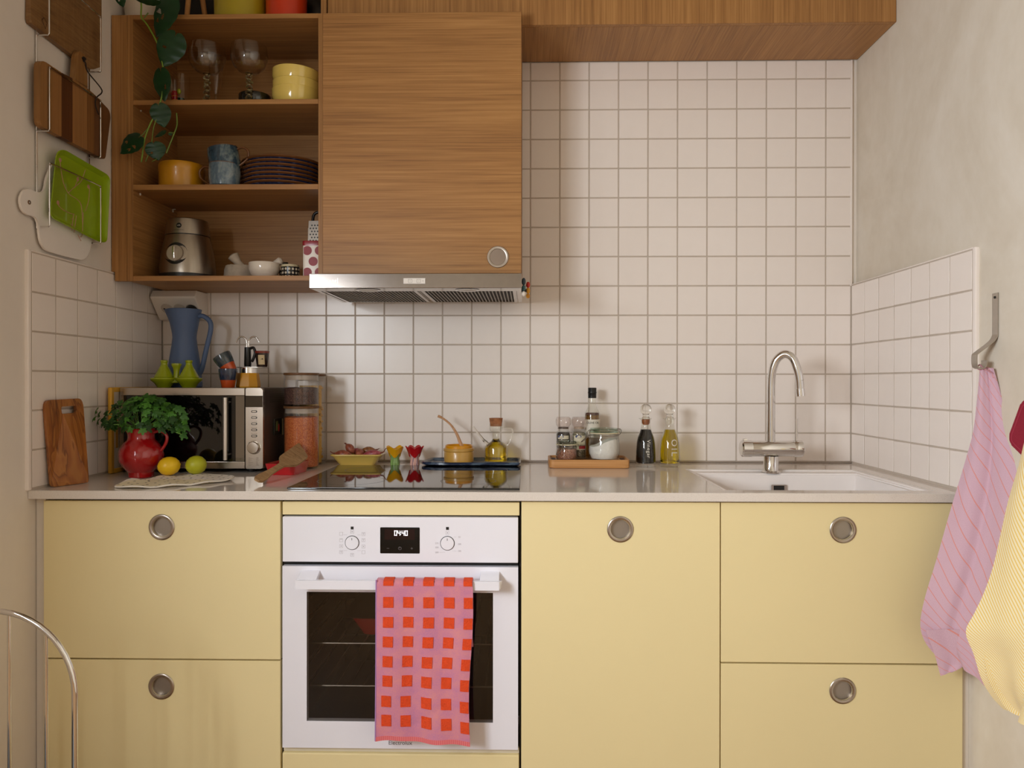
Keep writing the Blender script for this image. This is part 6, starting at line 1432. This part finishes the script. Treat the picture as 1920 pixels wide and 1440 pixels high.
m = MB(); seg, nr = 48, 8; R = random.Random(9); r_in = lambda a: .0395 + .0090 * min(1, (a - .005) / .018) if a < .045 else .0485 - .0030 * (a - .045) / .03
rings = []
for k in range(nr + 1):
    f_ = k / nr; ring = []
    for i in range(seg):
        an = 2 * math.pi * i / seg; top = .044 + .026 * (.5 + .5 * math.tanh((math.cos(an) * .9 + .1) * 2.2)); zz = .0062 + (top - .0062) * f_; rr = r_in(zz) - .0006
        ring.append(m.bm.verts.new((j2[0] + rr * math.cos(an), j2[1] + rr * math.sin(an), z(zz) + (R.uniform(-.001, .001) if k == nr else 0))))
    rings.append(ring)
for f_ in (.75, .5, .25, 0):
    ring = []
    for i in range(seg):
        an = 2 * math.pi * i / seg; xx = math.cos(an) * f_; top = .044 + .026 * (.5 + .5 * math.tanh((xx * .9 + .1) * 2.2)); ring.append(m.bm.verts.new((j2[0] + .0465 * f_ * math.cos(an), j2[1] + .0465 * f_ * math.sin(an), z(top) + R.uniform(-.0012, .0012))))
    rings.append(ring)
for a, b in zip(rings, rings[1:]):
    for i in range(seg): m._f((a[i], a[(i + 1) % seg], b[(i + 1) % seg], b[i]))
m._f(rings[0]); bmesh.ops.remove_doubles(m.bm, verts=m.bm.verts[:], dist=2e-5)
tag(put('salt_flakes', m, plain('white_flakes', '#f1ede6', .8, var=.05, scale=120, bump=.7, bscale=260), None, (j2[0], j2[1], z(.006))), 'white salt flakes heaped to the right inside the large clip jar', 'food', None, 'stuff')
# spice mills
M_mcap = clear_glass('frosty_cap_plastic', (.955, .91, .89), 2.0)
def label_arc(x, y, R_, x0, x1, z0_, z1_, off=.0004):
    return wrapped_poly([(x + x0, z0_), (x + x1, z1_)], wrapc(x, y, R_, R_, 0, 1, off))
def mill(label, x, y, body_col, fillcol, low):
    t = thing('spice_mill', label, 'spice mill', (x, y, WB), 'clear spice mills on the wooden tray'); z = lambda a: WB + a
    m = MB(); m.lathe([(0, z(.0003)), (.021, z(.0003)), (.023, z(.003)), (.0235, z(.08)), (.0215, z(.090)), (.0175, z(.0935)), (.0175, z(.098)), (.0160, z(.098)), (.0160, z(.092)), (.0205, z(.087)), (.0222, z(.08)), (.0217, z(.004)), (0, z(.0035))], (x, y, 0), 40); put('glass', m, M_gjar, t)
    m = MB(); m.lathe([(0, z(.0985)), (.0165, z(.0985)), (.0165, z(.104)), (0, z(.104))], (x, y, 0), 24); put('grinder_head', m, plain('mill_head_' + fillcol[1:], fillcol, .5), t)
    m = MB(); seg = 40; rings = []
    for r, zz in ((.0185, .096), (.0195, .100), (.0195, .106), (.0235, .112), (.0245, .124), (.0225, .134), (.020, .1375), (0, .1378)):
        rings.append([m.bm.verts.new((x + (r + (.0007 * (1 if k % 2 else -1) if .11 < zz < .136 else 0)) * math.cos(2 * math.pi * k / seg), y + (r + (.0007 * (1 if k % 2 else -1) if .11 < zz < .136 else 0)) * math.sin(2 * math.pi * k / seg), z(zz))) for k in range(seg)] if r else [m.bm.verts.new((x, y, z(zz)))])
    for a, b in zip(rings, rings[1:]):
        for k in range(seg):
            jn = (k + 1) % seg
            if len(b) == 1: m._f((a[k], a[jn], b[0]))
            else: m._f((a[k], a[jn], b[jn], b[k]))
    put('cap', m, M_mcap, t)
    m = MB(); m.lathe([(0, z(.004)), (.0212, z(.004)), (.0216, z(.078)), (.019, z(.086)), (0, z(.087))], (x, y, 0), 36); put('peppercorns' if low == 0 else 'spice_blend', m, fill_mat('mill_fill_' + body_col[1:], shade(body_col, .5), body_col, shade(body_col, 1.5), 260), t)
    lb = put('label', label_arc(x, y, .0236, -.020, .018 if low == 0 else .022, z(.03 if low else .0655), z(.077)), plain('cream_paper', '#d9cfb4', .6), t)
    m = MB(); f = wrapc(x, y, .0236, .0236, 0, 1, .0011); m.prism([f(Vector((x - (.010 if low == 0 else .004) + .0105 * math.cos(a), 0, z(.0735) + .0048 * math.sin(a)))) for a in [2 * math.pi * i / 24 for i in range(24)]], (0, .0006, 0)); put('blue_oval', m, plain('navy_print', '#27346a', .4), lb)
    if low:
        m = MB(); m.text('Lemon', .0095, Matrix.Translation((x + .008, y - .0246, z(.0455))) @ Matrix.Rotation(math.pi / 2, 4, 'X'), .0002, wrap=lambda q: wrapc(x, y, .0236, .0236, 0, 1, .0011)(q)); put('label_lettering', m, M_black, lb)
        put('red_band', label_arc(x, y, .0236, -.002, .0215, z(.0335), z(.0435), .0007), plain('red_band', '#a8202a', .5), lb)
mill('clear spice mill of dark peppercorns at the back left of the wooden tray', .1085, -.095, '#2a211c', '#5a4c42', 0)
mill('clear spice mill with cream label and red band, right of the peppercorn mill', .1605, -.090, '#8d8168', '#b9a690', 1)
# olive oil bottle
ox_, oy_ = .2055, -.068
t = thing('olive_oil_bottle', 'slim olive oil bottle with black cap and white label on the wooden tray', 'bottle', (ox_, oy_, WB))
m = MB(); o_ = [(0, .0003), (.0235, .0003), (.0255, .003), (.0255, .142), (.0245, .150), (.0170, .164), (.0130, .174), (.0125, .200)]
m.lathe([(r, z(a)) for r, a in o_] + [(r - .0015, z(a)) for r, a in reversed(o_[2:])] + [(0, z(.004))], (ox_, oy_, 0), 48); put('glass', m, M_gl2, t)
m = MB(); m.lathe([(0, z(.0050)), (.0234, z(.0050)), (.0234, z(.1415)), (.0218, z(.1495)), (0, z(.1495))], (ox_, oy_, 0), 40); put('oil', m, liquid('amber_olive_oil', (.36, .19, .03)), t)
m = MB(); m.lathe([(.0215, z(.1440)), (.0232, z(.1420)), (.0222, z(.1497)), (0, z(.1499))], (ox_, oy_, 0), 40); put('herb_layer', m, plain('dark_herbs', '#4a1c0a', .6), t)
m = MB(); m.lathe([(0, z(.1985)), (.0138, z(.1985)), (.0140, z(.214)), (.0148, z(.2155)), (.0148, z(.2185)), (.0140, z(.220)), (.0142, z(.2315)), (.0132, z(.2330)), (0, z(.2330))], (ox_, oy_, 0), 36); put('cap', m, M_black, t)
lb = put('label', label_arc(ox_, oy_, .0256, -.033, .033, z(.07), z(.1285)), plain('white_label', '#e0d8c8', .6), t)
m = MB(); m.text('OLIVE OIL', .0100, Matrix.Translation((ox_ + .001, oy_ - .0266, z(.1175))) @ Matrix.Rotation(math.pi / 2, 4, 'X'), .0002, wrap=lambda q: wrapc(ox_, oy_, .0256, .0256, 0, 1, .0010)(q)); put('label_lettering', m, M_black, lb)
# vinegar and oil bottles
M_bg = clear_glass('bottle_glass', (.985, .985, .97), 1.1)
def dressing_bottle(name, label, x, y, word, liq, top, neck_liq, rev):
    t = thing(name, label, 'bottle', (x, y, WT + .0003), 'dressing bottles with ball stoppers'); z = lambda a: WT + .0003 + a
    o_ = [(0, 0), (.0305, 0), (.0330, .003), (.0335, .012), (.0324, .05), (.0302, .078), (.0268, .096), (.0208, .112), (.0157, .126), (.0145, .134), (.0148, .150), (.0190, .157)]
    i_ = [(.0175, .157), (.0135, .150), (.0130, .134), (.0142, .1255), (.0193, .1115), (.0253, .0955), (.0287, .0775), (.0308, .05), (.0314, .0165), (.028, .0125), (0, .0120)]
    m = MB(); m.lathe([(r, z(a)) for r, a in o_ + i_], (x, y, 0), 56)
    for v in m.bm.verts:
        if v.co.z > z(.153): k = (v.co.z - z(.153)) / .004; a = math.atan2(v.co.y - y, v.co.x - x); v.co.x -= .005 * k * max(0, math.cos(a - math.pi)) ** 10
    put('glass', m, M_bg, t)
    prof = [(0, .0126), (.0276, .0130), (.0310, .0170), (.0304, .05), (.0283, .0772), (.0249, .0952), (.0189, .1112), (.0158, .1200), (0, .1200)]
    m = MB(); m.lathe([(r, z(a)) for r, a in prof], (x, y, 0), 48); put('vinegar' if neck_liq else 'oil', m, liq, t)
    m = MB(); m.lathe([(0, z(.137)), (.010, z(.138)), (.0122, z(.150)), (.0122, z(.158)), (.0095, z(.162)), (.0100, z(.168))] + [(.0182 * math.sin(q), z(.185) - .0182 * math.cos(q)) for q in [.62 + i * (math.pi - .62) / 12 for i in range(12)]] + [(0, z(.2032))], (x, y, 0), 40); put('stopper', m, M_solid, t)
    if neck_liq:
        m = MB(); m.lathe([(0, z(.1345)), (.0095, z(.136)), (.0127, z(.142)), (.0130, z(.150)), (.0128, z(.1525)), (.0123, z(.150)), (0, z(.141))], (x, y, 0), 32); put('stain', m, plain('brown_vinegar_stain', '#9a5526', .3, var=.3, scale=60), t)
    def rad(a):
        for (r0, a0), (r1, a1) in zip(o_[1:], o_[2:]):
            if a0 <= a <= a1 and a1 > a0: return r0 + (r1 - r0) * (a - a0) / (a1 - a0)
        return .03
    def f(q):
        R_ = rad(q.z - z(0)) + .0006 + (q.y - (y - .034)) * -.5; a = (q.x - x) / R_; return Vector((x + R_ * math.sin(a), y - R_ * math.cos(a), q.z))
    m = MB(); sz, xo, zo, sp = (.0170, .0045, .0600, 1.12) if neck_liq else (.0290, .0085, .0640, 1.3)
    m.text(word, sz, Matrix.Translation((x + xo, y - .034, z(zo))) @ Matrix.Rotation(math.pi / 2, 4, 'Y') @ Matrix.Rotation(math.pi / 2, 4, 'X'), .0002, wrap=f, space=sp)
    put('lettering', m, plain('white_lettering', '#dcd4c6', .6), t)
M_vin = plain('black_vinegar', '#070504', .5, spec=.1)
dressing_bottle('vinegar_bottle', 'glass bottle of black vinegar with ball stopper, lettered Vinegar', .3735, -.128, 'Vinegar', M_vin, False, True, False)
dressing_bottle('oil_bottle', 'glass bottle of golden oil with ball stopper, lettered OIL, nearest the sink', .4515, -.124, 'OIL', liquid('golden_oil', (.80, .64, .01)), True, False, False)

# ------------------------------------------------------------------ oven towel
t = thing('oven_towel', 'pink towel with rows of orange-red squares hung over the oven handle', 'towel', (-.26, -.75, .48))
def chambray():
    tt = NT('pink_chambray'); tc = tt.n('ShaderNodeTexCoord'); a = tt.noise(tc.outputs['UV'], 18, 4, .6); b = tt.noise(tc.outputs['UV'], 420, 2, .7)
    tt.base(tt.ramp(tt.math('ADD', tt.math('MULTIPLY', a, .5), tt.math('MULTIPLY', b, .5)), [(.36, '#b87aa0'), (.5, '#cc8398'), (.64, '#d98e8c')])); tt.set(Roughness=.92); tt.b.inputs['Specular IOR Level'].default_value = .15; tt.b.inputs['Sheen Weight'].default_value = .3; tt.bump(b, .3, .001); return tt.m
M_cham = chambray(); M_terry = plain('orange_terry', '#e04a1c', .95, var=.1, scale=90, bump=.9, bscale=260, bdist=.003); M_lil = plain('lilac_edge', '#a87fb4', .9)
xl0, xr0, xl1, xr1 = -.3775, -.1425, -.3790, -.1500; zt0 = .6915
def tow(s, t_):
    """s across, t_ 0 at the handle crest .. 1 at the hem, in metres of drop"""
    zb_ = .3005 - .012 * max(0, s - .45) ** 1.3 * 1.6 + .002 * math.sin(s * 9)
    x = (xl0 + (xl1 - xl0) * t_) * (1 - s) + (xr0 + (xr1 - xr0) * t_ + .003 * math.sin(t_ * 7)) * s
    zz = zt0 + (zb_ - zt0) * t_; 
    y = -.7485 - .004 * math.sin(s * 8 + t_ * 2) * t_ - .0035 * math.sin(s * 17 - t_ * 3) * min(1, t_ * 2) - .006 * t_ * s
    y += .0022 * math.exp(-((zz - .36 - (s - .55) * .16) / .006) ** 2) * (1 if .40 < s < .72 else 0)
    return Vector((x, y, zz))
NS, NT_ = 44, 60; P_ = []
back = [(-.718, .52), (-.716, .60), (-.716, .66), (-.7175, .6865), (-.723, .6905), (-.7335, .6905), (-.7430, .6895)]
for yb_, zb_ in back: P_.append([Vector((xl0 * (1 - j / NS) + (xr0 - (.008 if yb_ > -.7175 and zb_ < .68 else 0)) * j / NS, yb_, zb_)) for j in range(NS + 1)])
for i in range(1, NT_ + 1): P_.append([tow(j / NS, i / NT_ * .975 + .004) for j in range(NS + 1)])
m = MB(); m.grid(P_, .0022, lambda i, j: (j / NS * .235, i / NT_ * .42)); put('cloth', m, M_cham, t, ang=70)
m = MB(); m.grid([[tow(j / 44, q) for j in range(45)] for q in (.976, .985, .994, 1.003)], .0036, lambda i, j: (j * .02, i * .02))
def hem_mat():
    tt = NT('ribbed_coral_hem'); tc = tt.n('ShaderNodeTexCoord'); sp = tt.n('ShaderNodeSeparateXYZ'); tt.l(tc.outputs['UV'], sp.inputs[0]); fr = tt.math('FRACT', tt.math('MULTIPLY', sp.outputs[0], 52)); tt.base(tt.mix(tt.math('MULTIPLY', tt.math('LESS_THAN', fr, .4), .6), '#d5646a', '#e08a88')); tt.set(Roughness=.9); tt.bump(fr, .4, .001); return tt.m
put('hem', m, hem_mat(), t, ang=70)
m = MB(); m.tube([tow(0, q / 40) + Vector((0, -.0004, 0)) for q in range(0, 41)], .0019, 6); put('selvedge', m, M_lil, t)
colx = [(.075, .180), (.280, .385), (.488, .598), (.700, .808), (.905, .995)]
rowz = [(-.010, .040), (.104, .170), (.228, .294), (.350, .416), (.472, .540), (.594, .662), (.722, .790), (.842, .912)]
for r_, (t0, t1) in enumerate(rowz):
    for c_, (s0, s1) in enumerate(colx):
        sh = Vector((-.003 * (r_ > 5) * (c_ < 2), 0, 0)); dt = .010 * max(0, c_ - 2.4) * (r_ / 7) ** 2; n_ = 6
        if r_ == 0:
            pts = [[Vector((xl0 * (1 - s) + xr0 * s, yy, zz)) for s in [s0 + (s1 - s0) * k / n_ for k in range(n_ + 1)]] for yy, zz in ((-.7255, .6922), (-.7335, .6924), (-.7430, .6912))] + [[tow(s0 + (s1 - s0) * k / n_, q) + Vector((0, -.0016, 0)) for k in range(n_ + 1)] for q in (.008, .020, .034)]
        else:
            pts = [[tow(s0 + (s1 - s0) * k / n_, t0 + dt + (t1 - t0) * q / n_) + Vector((0, -.0017, 0)) + sh for k in range(n_ + 1)] for q in range(n_ + 1)]
        m = MB(); m.grid(pts, .0026); put('terry_square', m, M_terry, t, ang=60)

# ------------------------------------------------------------------ chrome chair, front left
ch = thing('chrome_chair', 'chrome tube chair with arched spindle back at the lower left', 'chair', (-1.05, -1.30, 0))
cy_ = -1.130; ccx = -1.050; hw_ = .160; zc = .567
m = MB(); arch = [(ccx - hw_, cy_, .36), (ccx - hw_, cy_, .5), (ccx - hw_, cy_, zc - .01)] + [(ccx + hw_ * math.cos(a), cy_, zc + hw_ * math.sin(a)) for a in [math.pi - i * math.pi / 26 for i in range(27)]] + [(ccx + hw_, cy_, zc - .01), (ccx + hw_, cy_, .5), (ccx + hw_, cy_, .36)]
m.tube(arch, .0056, 14); bk = put('back_frame', m, M_chrome, ch)
for x in (-1.175, -1.098, -1.019, -.946):
    zt_s = zc + math.sqrt(max(0, hw_ ** 2 - (x - ccx) ** 2)) - .004
    m = MB(); m.tube([(x, cy_, .366), (x, cy_, zt_s)], .0034, 10); put('spindle', m, M_chrome, bk)
m = MB(); m.lathe([(0, .352), (.185, .352), (.195, .36), (.195, .37), (.185, .382), (0, .385)], (ccx, cy_ - .17, 0), 48); put('seat', m, plain('dark_vinyl', '#2a2623', .5, var=.1), ch)
m = MB(); m.tube([(ccx + .185 * math.cos(a), cy_ - .17 + .185 * math.sin(a), .348) for a in [2 * math.pi * i / 48 for i in range(49)]], .006, 10); put('seat_ring', m, M_chrome, ch)
for sx_ in (-1, 1):
    for yy, fy_ in ((cy_ - .02, .01), (cy_ - .32, -.03)):
        m = MB(); m.tube([(ccx + sx_ * .13, yy - .0, .35), (ccx + sx_ * .16, yy + fy_, .002)], .0062, 12); put('leg', m, M_chrome, ch)
